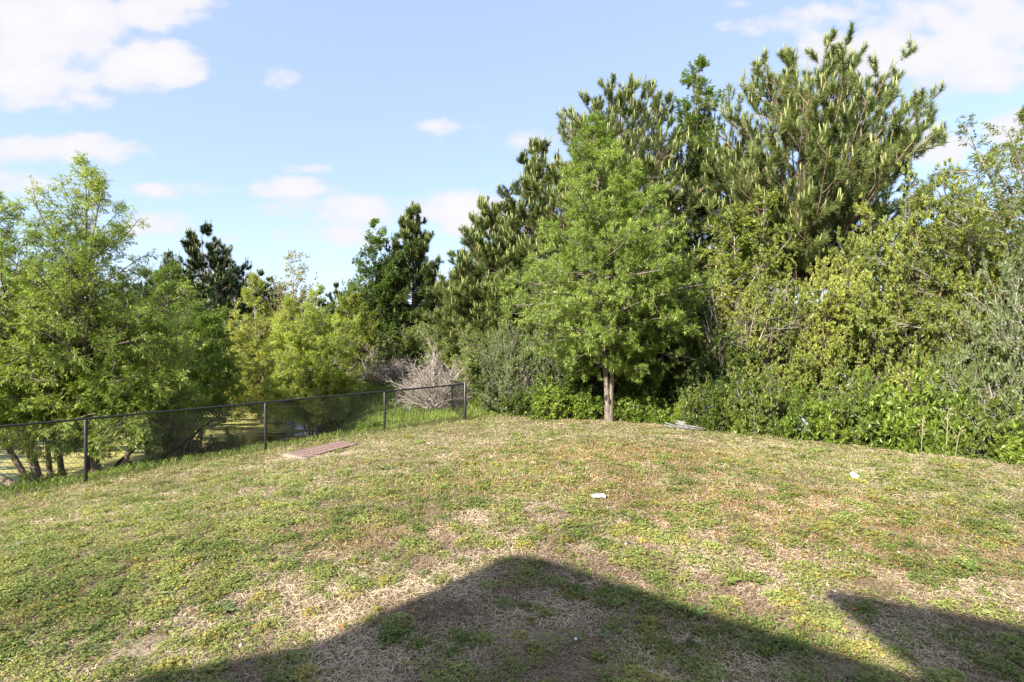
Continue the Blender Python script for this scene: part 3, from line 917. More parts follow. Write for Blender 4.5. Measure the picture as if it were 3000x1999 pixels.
make_tree('willow_tree', 'orange tipped yellow willow between the pond and the blackish pine', 'tree', WX(262, 24.5), 24.5, 7.8,
          [(.1, 1.5), (.25, 1.9), (.5, 1.6), (.75, .9), (1, .2)], 44, 9, 9, 9, dict(L=.115, W=.028, droop=.3, tw=.22), dict(c1=(.26, .31, .045), c2=(.40, .43, .10), freq=.7, jit=.16, extra=(.42, .30, .09), ep=.10), M['willow_leaf'], M['pale_bark'], 46, WG,
          stems=((0, 0, -.3, 0, 1.0), (0, 0, .9, 0, .8), (0, 0, -1.2, .2, .72)), tr=.05, t_first=.08, tb=.2, elev=(15, 68), irr=.45, top=272)
make_tree('budding_tree', 'sparse budding treetop rising above the yellow willow clump', 'tree', WX(294, 26), 26, 8.2,
          [(.4, 1.2), (.7, 1.3), (.85, .8), (1, .15)], 44, 7, 4, 6, dict(L=.09, W=.05, droop=.1, tw=.2), dict(c1=(.24, .23, .07), c2=(.32, .29, .1), freq=.7, jit=.18), M['willow_leaf'], M['pale_bark'], 47,
          tr=.06, t_first=.35, tb=.5, elev=(35, 70), top=247)
make_tree('leafy_tree', 'olive young tree growing beside the yellow willow clump', 'tree', WX(350, 26), 26, 6.3,
          [(.1, 1.6), (.4, 1.8), (.7, 1.1), (1, .25)], 56, 8, 5, 17, dict(L=.12, W=.042, droop=.25, tw=.22), dict(c1=(.14, .19, .03), c2=(.25, .28, .05), freq=.7, jit=.18, extra=(.3, .2, .06), ep=.05), M['willow_leaf'], M['oak_bark'], 48,
          tr=.07, t_first=.08, tb=.08, elev=(10, 64), irr=.4, top=292)

# ------------------------------------------------------------------ shrubs
gshrub = dict(L=.075, W=.034, droop=.0, tw=.12)
mshrub = dict(t0=.5, L=.092, W=.034, droop=-.08, a0=.5, a1=1.3, tw=.13)
lshrub = dict(t0=.5, L=.115, W=.042, droop=.05, a0=.6, a1=1.4, tw=.12)


def shrub_set(protos, places, cat='shrub'):
    """places: (which, px, D, half width px, top py, label, rz)"""
    done = set()
    for (w, px, D, hw, top, label, rz) in places:
        mk, rx, h, grp = protos[w]
        x = WX(px, D); z = HZ(x, D) - .05
        sx = (hw / 512 * D) / rx
        sz = (ZT(top, D) - z) / h
        if w not in done:
            o = mk(label); done.add(w)
            protos[w] = (o, rx, h, grp)
            o.location = (x, D, z); o.rotation_euler = (0, 0, rz); o.scale = (sx, sx * .9, sz)
        else:
            copy_thing(mk, (x, D, z), rz, (sx, sx * .9, sz), label, grp)


P = {
    'grey': (lambda lb: make_shrub('grey_green_shrub', lb, 'shrub', 0, 0, 1.5, 1.5, 2.4, 50, 13, 8, 16, gshrub, GRY, M['willow_leaf'], M['dead_twig'], 51, 'grey green shrubs', z=0), 1.5, 2.4, 'grey green shrubs'),
    'grey2': (lambda lb: make_shrub('grey_green_shrub', lb, 'shrub', 0, 0, 1.5, 1.5, 2.4, 50, 13, 8, 16, gshrub, dict(c1=(.15, .20, .055), c2=(.27, .31, .09), freq=.8, jit=.17), M['willow_leaf'], M['dead_twig'], 52, 'grey green shrubs', z=0, irr=.4), 1.5, 2.4, 'grey green shrubs'),
    'myrtle': (lambda lb: make_shrub('wax_myrtle', lb, 'shrub', 0, 0, 2.6, 2.6, 5.6, 96, 8, 7, 36, mshrub, MYR, M['waxy_leaf'], M['willow_bark'], 53, 'wax myrtles along the lawn edge', z=0, irr=.22, low=.0, base=.2, t2=.5, l2=.3, l3=.4), 2.6, 5.6, 'wax myrtles along the lawn edge'),
    'myrtle2': (lambda lb: make_shrub('wax_myrtle', lb, 'shrub', 0, 0, 2.6, 2.6, 5.6, 96, 8, 7, 36, mshrub, dict(c1=(.18, .23, .04), c2=(.38, .41, .09), freq=.7, jit=.12, extra=(.3, .2, .06), ep=.02), M['waxy_leaf'], M['willow_bark'], 54, 'wax myrtles along the lawn edge', z=0, irr=.26, low=.0, base=.2, t2=.5, l2=.3, l3=.4), 2.6, 5.6, 'wax myrtles along the lawn edge'),
    'laurel': (lambda lb: make_shrub('laurel_shrub', lb, 'shrub', 0, 0, 1.7, 1.7, 3.6, 50, 8, 7, 22, lshrub, LAU, M['waxy_leaf'], M['willow_bark'], 55, 'dark laurels behind the oak', z=0, irr=.3, low=.0, base=.2), 1.7, 3.6, 'dark laurels behind the oak'),
    'low': (lambda lb: make_shrub('low_shrub', lb, 'shrub', 0, 0, 1.0, 1.0, 1.1, 26, 10, 6, 12, lshrub, LOW, M['waxy_leaf'], M['willow_bark'], 56, 'low shrubs on the lawn edge', z=0, irr=.35, low=.0, base=.3), 1.0, 1.1, 'low shrubs on the lawn edge'),
    'low2': (lambda lb: make_shrub('low_shrub', lb, 'shrub', 0, 0, 1.0, 1.0, 1.1, 26, 10, 6, 12, mshrub, dict(c1=(.085, .13, .02), c2=(.17, .21, .04), freq=1.2, jit=.2), M['waxy_leaf'], M['pale_bark'], 57, 'low shrubs on the lawn edge', z=0, irr=.4, low=.0, base=.3), 1.0, 1.1, 'low shrubs on the lawn edge'),
}
shrub_set(P, [
    # grey green shrubs from the pond bank to the oak
    ('grey', 512, 20.2, 34, 338, 'grey green shrub closest to the fence corner post', .3),
    ('grey', 552, 20.4, 36, 326, 'silvery shrub between the fence corner and the oak, the tallest of its row', 1.9),
    ('grey2', 405, 30, 42, 322, 'leafy shrub under the pointed pine, beyond the dead brush', .8),
    ('grey2', 455, 27, 36, 318, 'shrub at the foot of the broad pine, behind the fence corner', 2.6),
    ('grey', 370, 28.5, 30, 338, 'rounded grey shrub above the dead brown brush', 4.0),
    ('grey2', 484, 23.5, 34, 325, 'bright shrub in front of the broad pine, left of the silvery shrub', 5.1),
    ('grey2', 590, 19.6, 30, 340, 'shrub half hidden by the lower oak leaves', 3.3),
    ('grey', 1014, 12.6, 58, 282, 'silvery green shrub with bare twigs leaning over the low shrubs', 2.2),
    ('grey2', 975, 13.0, 36, 330, 'grey leafed shrub in front of the rusty willow', 1.2),
    ('grey2', 225, 30, 50, 330, 'shrub across the pond under the blackish pine', .5),
    ('grey', 150, 34, 60, 345, 'shrub on the far pond shore behind the willows', 1.5),
    ('grey2', 60, 36, 60, 350, 'far shore shrub seen through the large willow', 2.5),
    ('grey', -20, 33, 70, 340, 'far shore shrub near the edge of the view', 3.5),
    # big wax myrtles
    ('myrtle', 765, 17.4, 58, 275, 'wax myrtle nearest the dark gap beside the oak', .2),
    ('myrtle2', 838, 16.8, 66, 243, 'yellow green wax myrtle crown under the tallest pine', 1.4),
    ('myrtle', 905, 15.6, 74, 196, 'large wax myrtle above the hidden grey plastic', 2.9),
    ('myrtle2', 968, 15.0, 66, 182, 'tallest wax myrtle beside the rusty willow', 4.2),
    ('myrtle2', 785, 20.5, 54, 268, 'wax myrtle rising behind the front row, below the pine limbs', 5.3),
    ('myrtle', 730, 20.5, 52, 255, 'wax myrtle behind the laurels in the shade', 3.6),
    ('myrtle', 1050, 14.2, 66, 215, 'wax myrtle at the end of the row under the rusty willow', 1.1),
    # dark laurels
    ('laurel', 628, 18.8, 44, 318, 'dark laurel right behind the oak trunk', .4),
    ('laurel', 676, 18.2, 44, 296, 'shaded laurel above the old wheelbarrow', 1.5),
    ('laurel', 718, 17.2, 40, 320, 'laurel between the wheelbarrow and the wax myrtles', 2.8),
    ('laurel', 655, 21, 60, 262, 'tall laurel in the shadow behind the oak crown', 4.4),
    ('laurel', 590, 19.0, 34, 352, 'laurel left of the oak trunk', 5.2),
    ('laurel', 985, 13.6, 50, 345, 'dark laurel beneath the silvery shrub with bare twigs', .9),
    # low shrubs along the edge
    ('low', 556, 18.4, 32, 384, 'low bright shrub on the lawn edge left of the oak', .1),
    ('low2', 530, 19.0, 30, 388, 'low shrub nearest the shadow of the fence rail', 1.1),
    ('low', 586, 18.2, 26, 392, 'low shrub touching the oak trunk', 2.2),
    ('low', 640, 17.3, 26, 396, 'low leafy shrub just right of the oak trunk', 3.1),
    ('low2', 712, 15.6, 34, 386, 'low shrub behind the wheelbarrow wheel', 4.2),
    ('low2', 756, 15.0, 38, 376, 'low shrub beside the hidden grey plastic', 5.5),
    ('low', 815, 13.9, 36, 400, 'low bright shrub in front of the large wax myrtle', .7),
    ('low2', 855, 13.7, 44, 376, 'taller low shrub spilling over the lawn edge', 1.8),
    ('low', 905, 12.8, 44, 385, 'yellow green low shrub under the tallest wax myrtle', 2.9),
    ('low', 945, 12.4, 36, 408, 'low shrub behind the dry weed stalks', 3.7),
    ('low2', 990, 11.8, 42, 402, 'broad leafed low shrub beneath the silvery shrub', 4.8),
    ('low', 1030, 11.3, 44, 416, 'low shrub at the end of the row by the lawn', 5.9),
    ('low', 680, 16.7, 26, 404, 'low shrub above the wheelbarrow handles', 2.5),
    # pond side, behind the fence
    ('low2', 172, 17.2, 26, 395, 'bushy willow shoots on a dark stump in the pond', .6),
    ('low2', 222, 18.0, 22, 436, 'low weeds under the second fence post', 1.6),
    ('low', 372, 17.6, 15, 421, 'weedy shrub behind the third fence post', 2.4),
    ('low', 120, 13.3, 26, 468, 'weedy sprouts at the foot of the large willow', 3.9),
    ('low2', 40, 12.7, 30, 474, 'weedy sprouts near the leaning log', 4.6),
])

DB = 'dead brush by the fence corner'
make_shrub('dead_brush', 'pinkish brown dead brush beyond the fence corner', 'brush', WX(378, 25.5), 25.5, 1.9, 1.4, 1.75, 60, 10, 5, 0, None, None, None, M['dead_twig'], 61, DB, low=.15, up=-.03, wander=.16, rw=1.6)
make_shrub('dead_brush', 'grey dead branches leaning over the fence rail', 'brush', WX(432, 20.6), 20.6, 1.7, 1.3, 2.3, 50, 9, 5, 0, None, None, None, M['dead_twig'], 62, DB, low=.25, up=-.02, wander=.12, rw=1.6)
make_shrub('dead_brush', 'bare twigs tangled in the silvery shrubs by the lawn', 'brush', WX(530, 19.5), 19.5, 1.0, .9, 1.6, 26, 8, 4, 0, None, None, None, M['dead_twig'], 63, DB, low=.2, wander=.14, rw=1.3)
make_shrub('dead_brush', 'long bare grey branches poking from the silvery green shrub', 'brush', WX(1010, 12.2), 12.2, 2.0, 1.2, 2.7, 34, 8, 4, 0, None, None, None, M['dead_twig'], 64, None, low=.2, wander=.10, rw=1.3)
make_shrub('dead_brush', 'white grey dead twigs between the wax myrtles and the slender tree', 'brush', WX(738, 17.6), 17.6, 1.3, 1.0, 5.6, 22, 9, 5, 0, None, None, None, M['dead_twig'], 65, None, low=.6, wander=.10, rw=1.5)

# stumps and the leaning log in the pond
for i, (px, D, hh, lb) in enumerate([(184, 17.0, .55, 'black stump standing in the pond below the willow shoots'), (128, 14.6, .45, 'black stump beside the fallen branches at the pond edge'), (142, 15.2, .35, 'smaller black stump out in the pond water')]):
    x = WX(px, D)
    r = np.random.default_rng(70 + i)
    pts = np.array([[0, 0, -.4], [.02, 0, hh * .4], [.05, .02, hh * .8], [.07, .02, hh]])
    o = obj('stump', tube1(pts, [.22, .15, .11, .05], 9), M['wet_bark'], None, True)
    o.location = (x, D, WATER_Z)
    tag(o, lb, 'stump', 'stumps in the pond')
o = obj('leaning_log', tube1([[-3.2, -.2, 1.75], [-2, 0, .95], [-.8, .1, .25], [0, .1, -.2]], [.07, .085, .10, .12], 9), M['willow_bark'], None, True)
o.location = (WX(48, 12.9), 12.9, HZ(WX(48, 12.9), 12.9))
tag(o, 'brown log leaning from the pond bank behind the fence', 'log')
for i, (px, D, a, ln, lb) in enumerate([(140, 14.9, .35, 3.6, 'long dark branch slanting up from the pond edge'), (118, 14.4, 1.0, 2.6, 'dark branch rising steeply beside the large willow'), (165, 15.4, .2, 2.2, 'thin dark branch lying low over the pond')]):
    r = np.random.default_rng(80 + i)
    pp = grow(np.array([[0, 0, -.1]]), np.array([[math.cos(a), .1, math.sin(a)]]), np.array([ln]), 7, .09, .02, r)
    p2, d2, L2, _, _ = kids(pp, np.array([ln]), 7, .3, 1, .7, .4, r)
    b2 = grow(p2, d2, L2, 4, .1, .03, r)
    o = obj('fallen_branch', [tubes(pp, np.linspace(.07, .015, 8)[None], 7), tubes(b2, np.full((7, 5), .012), 4)], M['wet_bark'], None, True)
    o.location = (WX(px, D) - .5, D, max(HZ(WX(px, D) - .5, D), WATER_Z))
    tag(o, lb, 'branch', 'dark branches at the pond edge')

# ------------------------------------------------------------------ chain link fence
def make_fence():
    f = thing('chain_link_fence', 'black chain link fence between the lawn and the pond', 'fence', (CX, CY, HZ(CX, CY)))
    o0 = np.array([CX, CY, HZ(CX, CY)])
    posts = [0, 2.86, 6.2, 9.9, 13.2]
    tops = []
    for t in posts:
        x, y = CX + UX * t, CY + UY * t
        g = HZ(x, y)
        tops.append((x, y, .94 - .029 * t, g))
    for i, (x, y, zt, g) in enumerate(tops):
        r = .045 if i == 0 else .034
        ex = .07 if i == 0 else -.02
        b = tube1(np.array([[x, y, g - .1], [x, y, zt + ex - .012], [x, y, zt + ex]]) - o0, [r, r, r * .75], 12)
        obj('post', b, M['black_metal'], f, True)
    A = np.array(tops[0][:3]); B = np.array(tops[-1][:3])
    n = 24
    L = np.linspace(0, 1, n)[:, None]
    obj('top_rail', tube1(A + (B - A) * L - o0, .025, 10), M['black_metal'], f, True)

    def lattice(a, b, cell=.085, wr=.0025):
        ln = math.hypot(b[0] - a[0], b[1] - a[1])
        hgt = 1.12
        k = int((ln + hgt) / cell)
        segs = []
        for i in range(k + 1):
            for sgn in (1, -1):
                s0 = i * cell - (hgt if sgn > 0 else 0)
                t0, t1 = 0.0, 1.0
                sa, sb = s0, s0 + sgn * hgt
                lo = sorted([(0 - s0) / (sgn * hgt), (ln - s0) / (sgn * hgt)])
                t0, t1 = max(0, lo[0]), min(1, lo[1])
                if t1 - t0 < .02: continue
                seg = []
                for w in np.linspace(t0, t1, 8):
                    seg.append((min(max(s0 + sgn * hgt * w, 0), ln), w))
                segs.append(seg)
        S = np.array(segs)
        tt = S[:, :, 0] / ln
        x = a[0] + (b[0] - a[0]) * tt; y = a[1] + (b[1] - a[1]) * tt
        g = H(x.ravel(), y.ravel()).reshape(x.shape) + .03
        zt = a[2] + (b[2] - a[2]) * tt
        z = g + (zt - g) * S[:, :, 1]
        return tubes(np.stack([x, y, z], -1) - o0, np.full(x.shape, wr), 3)
    obj('wire_mesh', [lattice(A, B)], M['black_metal'], f)
    # the run that turns away from the corner
    q = [np.array([CX - .26 * d, CY + .965 * d, 0]) for d in (3.0, 6.0, 9.0)]
    prev = A.copy()
    for k, p in enumerate(q):
        g = HZ(p[0], p[1])
        p[2] = max(g + 1.15, .75)
        obj('post', tube1(np.array([[p[0], p[1], g - .1], [p[0], p[1], p[2]]]) - o0, .034, 12), M['black_metal'], f, True)
        obj('top_rail', tube1(np.array([prev, p]) - o0, .025, 10), M['black_metal'], f, True)
        obj('wire_mesh', [lattice(prev, p)], M['black_metal'], f)
        prev = p


make_fence()

# ------------------------------------------------------------------ storm drain grate
GRATE = (-4.85, 13.2)


def make_grate():
    rz = math.radians(60)
    c = GRATE
    z = HZ(c[0], c[1])
    g = thing('storm_drain', 'rusty steel drain grate with three rows of holes lying in the lawn', 'drain grate', (c[0], c[1], z + .02), None, rz)
    g.rotation_euler = (0, math.radians(-1.0), rz)
    Lx, Ly, th = 1.6, .78, .05
    nx, ny = 19, 3
    V, F = [], []
    # top plate with rectangular holes: cells
    hx, hy = Lx / 2, Ly / 2
    xs, ys = [-hx], [-hy]
    for i in range(nx):
        c0 = -hx + .06 + (i + .5) * (Lx - .12) / nx
        xs += [c0 - .028, c0 + .028]
    xs.append(hx)
    for j in range(ny):
        c0 = -hy + .05 + (j + .5) * (Ly - .1) / ny
        ys += [c0 - .07, c0 + .07]
    ys.append(hy)
    blocks = []
    for i in range(len(xs) - 1):
        for j in range(len(ys) - 1):
            x0, x1, y0, y1 = xs[i], xs[i + 1], ys[j], ys[j + 1]
            if i % 2 == 1 and j % 2 == 1:
                # walls of the hole
                W = np.array([[x0, y0, th], [x1, y0, th], [x1, y1, th], [x0, y1, th], [x0, y0, .012], [x1, y0, .012], [x1, y1, .012], [x0, y1, .012]])
                blocks.append((W, np.array([[0, 4, 5, 1], [1, 5, 6, 2], [2, 6, 7, 3], [3, 7, 4, 0]]), None))
            else:
                blocks.append((np.array([[x0, y0, th], [x1, y0, th], [x1, y1, th], [x0, y1, th]]), np.array([[0, 1, 2, 3]]), None))
    S = np.array([[-hx, -hy, th], [hx, -hy, th], [hx, hy, th], [-hx, hy, th], [-hx, -hy, -.08], [hx, -hy, -.08], [hx, hy, -.08], [-hx, hy, -.08]])
    blocks.append((S, np.array([[0, 4, 5, 1], [1, 5, 6, 2], [2, 6, 7, 3], [3, 7, 4, 0]]), None))
    obj('grate', blocks, M['rust'], g)
    obj('shade_plate', [box((0, 0, 0), (Lx - .02, Ly - .02, .02))], M['black_metal'], g)  # black plate standing in for the shade down inside the holes
    rim = [box((-hx - .04, 0, -.02), (.07, Ly + .1, .10)), box((0, hy + .04, -.03), (Lx, .06, .08))]
    obj('frame', rim, M['concrete'], g)


make_grate()

# ------------------------------------------------------------------ old wheelbarrow at the lawn edge
def make_wheelbarrow():
    x, y = WX(690, 15.2), 15.25
    z = HZ(x, y)
    w = thing('wheelbarrow', 'weathered grey wooden wheelbarrow sunk behind the lawn edge', 'wheelbarrow', (x, y, z - .22), None, math.radians(-20))
    w.scale = (.88, .88, .88)
    w.rotation_euler = (0, math.radians(7), math.radians(-20))
    m = M['grey_wood']
    # tray: flared sides
    bl, tl = .34, .50

    def slab(p, t=.022):
        p = np.array(p, float)
        n = norm(np.cross(p[1] - p[0], p[2] - p[0])[None])[0] * t
        V = np.concatenate([p, p + n])
        return (V, np.array([[0, 3, 2, 1], [4, 5, 6, 7], [0, 1, 5, 4], [1, 2, 6, 5], [2, 3, 7, 6], [3, 0, 4, 7]]), None)
    B = [(-.30, -.17, .20), (.26, -.17, .20), (.26, .17, .20), (-.30, .17, .20)]
    T = [(-.46, -.27, .42), (.42, -.27, .40), (.42, .27, .40), (-.46, .27, .42)]
    tray = [slab([B[0], B[1], B[2], B[3]])]
    for i in range(4):
        j = (i + 1) % 4
        tray.append(slab([B[i], B[j], T[j], T[i]]))
    tray.append(box((-.02, -.285, .415), (.96, .03, .045)))
    tray.append(box((-.02, .285, .415), (.96, .03, .045)))
    obj('tray', tray, m, w)
    for sy in (-1, 1):
        obj('handle', tube1([(-.86, .26 * sy, .30), (-.2, .20 * sy, .21), (.62, .10 * sy, .13)], [.024, .028, .024], 6), m, w)
        obj('leg', [box((-.33, .2 * sy, .06), (.045, .045, .34)), box((-.22, .2 * sy, .1), (.04, .03, .28), 0, [[.8, 0, .6], [0, 1, 0], [-.6, 0, .8]])], m, w)
    th = np.linspace(0, 2 * math.pi, 25)
    ring = np.stack([.62 + .17 * np.cos(th), np.zeros(25), .13 + .17 * np.sin(th)], 1)
    wh = obj('wheel', tube1(ring, .022, 8, False), m, w, True)
    sp = []
    for k in range(6):
        a = k * math.pi / 3 + .3
        sp += tube1([(.62, 0, .13), (.62 + .16 * math.cos(a), 0, .13 + .16 * math.sin(a))], .011, 6, False)
    obj('spokes', sp, m, wh)
    obj('hub', tube1([(.62, -.05, .13), (.62, .05, .13)], .035, 10), m, wh)


make_wheelbarrow()

# ------------------------------------------------------------------ litter, bird, hidden plastic
def make_cup():
    D = 512 * CAMZ / (499 - 341)
    x = WX(598, D)
    n = 14
    prof = []
    pts, F = [], []
    Lc = .20
    for i, (u, r) in enumerate([(0, .026), (.04, .034), (.5, .039), (.9, .044), (1, .046)]):
        for k in range(n):
            a = 2 * math.pi * k / n
            pts.append([(u - .5) * Lc, r * math.cos(a) * 1.15, .026 + r * .62 * math.sin(a) + .01 * math.sin(5 * a + u * 4)])
    for i in range(4):
        for k in range(n):
            F.append([i * n + k, i * n + (k + 1) % n, (i + 1) * n + (k + 1) % n, (i + 1) * n + k])
    o = obj('crushed_cup', [(np.array(pts), np.array(F), None)], M['white_plastic'], None, True)
    o.location = (x, D, HZ(x, D) + .02); o.rotation_euler = (0, .05, .15)
    tag(o, 'crushed white plastic cup lying on its side in the clover', 'cup')
    D = 512 * (CAMZ + .05) / (479.5 - 341)
    x = WX(854, D)
    o = obj('plastic_disc', [lathe([(0, .045), (.03, .044), (.052, .036), (.06, .022), (.06, 0), (.05, -.005), (0, -.006)], 20)], M['white_plastic'], None, True)
    o.location = (x, D, HZ(x, D) + .045); o.rotation_euler = (math.radians(38), math.radians(8), .3); o.scale = (1.25, 1.25, 1)
    tag(o, 'round white plastic disc lying in the greener grass', 'disc')
    # grey plastic bag caught low in the shrubs
    D = 13.75
    x, z = WX(797, D), ZT(424, D)
    r = np.random.default_rng(3)
    nu, nv = 14, 10
    V = []
    for j in range(nv):
        for i in range(nu):
            u, v = i / (nu - 1) - .5, j / (nv - 1)
            wd = .42 - .16 * v
            V.append([u * wd, .10 * math.cos(u * 3) - .05 + r.normal(0, .012), .26 * v + r.normal(0, .012) - .05 * (abs(u) > .4) + .03 * math.sin(u * 9)])
    F = [[j * nu + i, j * nu + i + 1, (j + 1) * nu + i + 1, (j + 1) * nu + i] for j in range(nv - 1) for i in range(nu - 1)]
    V = np.array(V); F = np.array(F)
    V2 = V.copy(); V2[:, 1] += .05 + .03 * np.sin(V[:, 0] * 12)
    o = obj('plastic_bag', [(V, F, None), (V2, F[:, ::-1], None)], M['grey_plastic'], None, True)
    o.location = (x, D - .25, z - .1); o.rotation_euler = (math.radians(-10), 0, .1)
    tag(o, 'crumpled grey plastic bag caught low in the shrubs', 'bag')


make_cup()


def make_bird():
    D = 14.2
    x, z = WX(875, D), ZT(199.5, D)
    b = thing('bird', 'small black bird perched at the top of the wax myrtles', 'bird', (x, D, z))
    ax = np.array([.5, .15, .85]); ax /= np.linalg.norm(ax)
    c = np.linspace(-.14, .14, 11)
    rad = [.012, .018, .03, .05, .062, .066, .058, .045, .044, .036, .004]
    pts = np.array([ax * q for q in c])
    obj('body', tube1(pts, rad, 10), M['black_feather'], b, True)
    tl = -ax
    obj('tail', [(np.array([tl * .12 + [0, .02, 0], tl * .12 - [0, .02, 0], tl * .22 - [0, .025, 0], tl * .22 + [0, .025, 0]]), np.array([[0, 1, 2, 3]]), None), box(tl * .17, (.02, .04, .08), 0)], M['black_feather'], b)
    h = ax * .125
    obj('beak', tube1([h + np.array([.01, 0, 0]), h + np.array([.05, -.005, .005])], [.012, .002], 6), M['black_feather'], b)
    for s in (-1, 1):
        obj('leg', tube1([(-.01, .02 * s, -.05), (.0, .02 * s, -.12)], .005, 5), M['black_feather'], b)


make_bird()

# ------------------------------------------------------------------ lawn growth
def make_lawn():
    rng = np.random.default_rng(99)
    N = 620000
    D = rng.uniform(2.2 ** .5, 20.5 ** .5, N) ** 2
    X = rng.uniform(-1, 1, N) * (1.12 * D + 1.2)
    t, s = fence_ts(X, D)
    r = right_edge(X, D)
    keep = ((s > -.25) | (X > .0) & (t < -1.5)) & (r > -.35 - .3 * (X < 3))
    # keep the drain clear
    X, D, s, r = X[keep], D[keep], s[keep], r[keep]
    gx, gy = GRATE
    gd = np.array([math.cos(math.radians(60)), math.sin(math.radians(60))])
    la, lb = (X - gx) * gd[0] + (D - gy) * gd[1], -(X - gx) * gd[1] + (D - gy) * gd[0]
    k = ~((np.abs(la) < .92) & (np.abs(lb) < .46))
    X, D, s, r = X[k], D[k], s[k], r[k]
    cl, gr, st, so, di = lawn_fields(X, D)
    edge = np.maximum(np.exp(-(s / .6) ** 2), .0)
    w = np.stack([.75 * cl, 1.1 * gr + 1.5 * edge, 1.25 * st + .35, 1.2 * so], 1)
    w *= (1 - .9 * di)[:, None]
    tot = w.sum(1)
    keep = rng.uniform(0, 1.7, len(X)) < tot
    X, D, w, s = X[keep], D[keep], w[keep], s[keep]
    cum = np.cumsum(w / w.sum(1, keepdims=True), 1)
    q = rng.uniform(0, 1, len(X))
    kind = (q[:, None] > cum).sum(1)
    z = H(X, D)
    sc = np.clip((D / 4.0) ** .55, .8, 2.3)
    az = rng.uniform(0, 2 * math.pi, len(X))
    blocks_g, blocks_c, blocks_s = [], [], []

    def P(m, dz=0):
        return np.stack([X[m], D[m], z[m] + dz], 1)
    # clover and other small leaves: tilted lobes
    m = kind == 0
    base = P(m)
    n = m.sum()
    hgt = rng.uniform(.012, .065, n) * np.clip(sc[m], .8, 1.6)
    ctr = base + np.stack([np.zeros(n), np.zeros(n), hgt], 1)
    for lob in range(3):
        a = az[m] + lob * 2.094 + rng.normal(0, .2, n)
        d = np.stack([np.cos(a), np.sin(a), rng.normal(.15, .3, n)], 1); d = norm(d)
        L = rng.uniform(.011, .02, n) * sc[m]
        side = norm(np.cross(d, np.array([0, 0, 1.]) + rng.normal(0, .25, (n, 3))))
        mid = ctr + d * (L * .62)[:, None]
        V = np.stack([ctr, mid + side * (L * .45)[:, None], ctr + d * L[:, None], mid - side * (L * .45)[:, None]], 1).reshape(-1, 3)
        blocks_c.append((V, np.arange(4 * n).reshape(-1, 4), palette(base, rng, (.11, .16, .03), (.27, .30, .075), 2.2, .2, (.34, .25, .06), .05)))
    # clumps of clover and chickweed standing proud of the thatch
    K = 5200
    kd = rng.uniform(2.2 ** .5, 19 ** .5, K) ** 2
    kx = rng.uniform(-1, 1, K) * (1.12 * kd + 1.2)
    kt, ks = fence_ts(kx, kd)
    kc, kg, kst, kso, kdi = lawn_fields(kx, kd)
    ok = (ks > .2) & (right_edge(kx, kd) > .1) & (rng.uniform(0, 1, K) < (.16 + .75 * kc) * (1 - kdi) * (1 - .6 * sstep(10, 15, kd)))
    ok &= ~((np.abs((kx - gx) * gd[0] + (kd - gy) * gd[1]) < 1.0) & (np.abs(-(kx - gx) * gd[1] + (kd - gy) * gd[0]) < .55))
    kx, kd = kx[ok], kd[ok]
    kr = rng.uniform(.05, .15, len(kx)) * np.clip((kd / 5) ** .3, .8, 1.5)
    nleaf = (rng.uniform(45, 75, len(kx)) * (kr / .1) ** 1.6 / np.clip((kd / 5) ** .9, .75, 3)).astype(int) + 8
    ki = np.repeat(np.arange(len(kx)), nleaf)
    n = len(ki)
    rr = kr[ki] * rng.uniform(0, 1, n) ** .6
    ra = rng.uniform(0, 6.283, n)
    px_, py_ = kx[ki] + rr * np.cos(ra), kd[ki] + rr * np.sin(ra)
    top = .30 * kr[ki] * (1 - (rr / kr[ki]) ** 2 * .8) + .012
    ctr = np.stack([px_, py_, H(px_, py_) + top * rng.uniform(.5, 1.25, n)], 1)
    ls = np.clip((kd[ki] / 4) ** .5, .85, 2.0)
    tone = rng.normal(0, .16, len(kx))[ki]
    cc_ = palette(ctr, rng, (.14, .18, .05), (.28, .31, .10), 2.2, .16, (.36, .28, .07), .04) * (1 + tone[:, None])
    yel = (rng.uniform(0, 1, len(kx)) < .25)[ki]
    cc_[yel] = cc_[yel] * np.array([1.25, 1.0, .9])
    for lob in range(3):
        a = ra + lob * 2.094 + rng.normal(0, .3, n)
        dd = norm(np.stack([np.cos(a), np.sin(a), rng.normal(.1, .3, n)], 1))
        L = rng.uniform(.012, .021, n) * ls
        side = norm(np.cross(dd, np.array([0, 0, 1.]) + rng.normal(0, .25, (n, 3))))
        mid = ctr + dd * (L * .62)[:, None]
        V = np.stack([ctr, mid + side * (L * .45)[:, None], ctr + dd * L[:, None], mid - side * (L * .45)[:, None]], 1).reshape(-1, 3)
        blocks_c.append((V, np.arange(4 * n).reshape(-1, 4), np.clip(cc_, .004, .8)))
    # grass blades
    m = kind == 1
    n = m.sum()
    base = P(m)
    tall = 1 + 1.0 * np.exp(-(s[m] / .3) ** 2)
    L = rng.uniform(.03, .065, n) * np.clip(sc[m], .8, 1.5) * tall
    d = norm(np.stack([np.cos(az[m]), np.sin(az[m]), rng.uniform(.5, 2.0, n)], 1))
    d2 = norm(d + np.stack([np.cos(az[m]) * .9, np.sin(az[m]) * .9, np.full(n, -.4)], 1))
    side = np.stack([-np.sin(az[m]), np.cos(az[m]), np.zeros(n)], 1) * (.0022 * sc[m] ** 1.3)[:, None]
    p1 = base + d * (L * .55)[:, None]; p2 = p1 + d2 * (L * .5)[:, None]
    V = np.stack([base - side, base + side, p1 + side * .8, p1 - side * .8, p2], 1).reshape(-1, 3)
    i5 = np.arange(n)[:, None] * 5
    C = palette(base, rng, (.15, .19, .05), (.30, .32, .11), 1.5, .2, (.42, .35, .18), .16)
    blocks_g.append((V, np.concatenate([i5 + np.array([[0, 1, 2, 3]])]), C))
    blocks_g.append((V, i5 + np.array([[3, 2, 4]]), C))
    # straw: dry blades lying down
    m = kind == 2
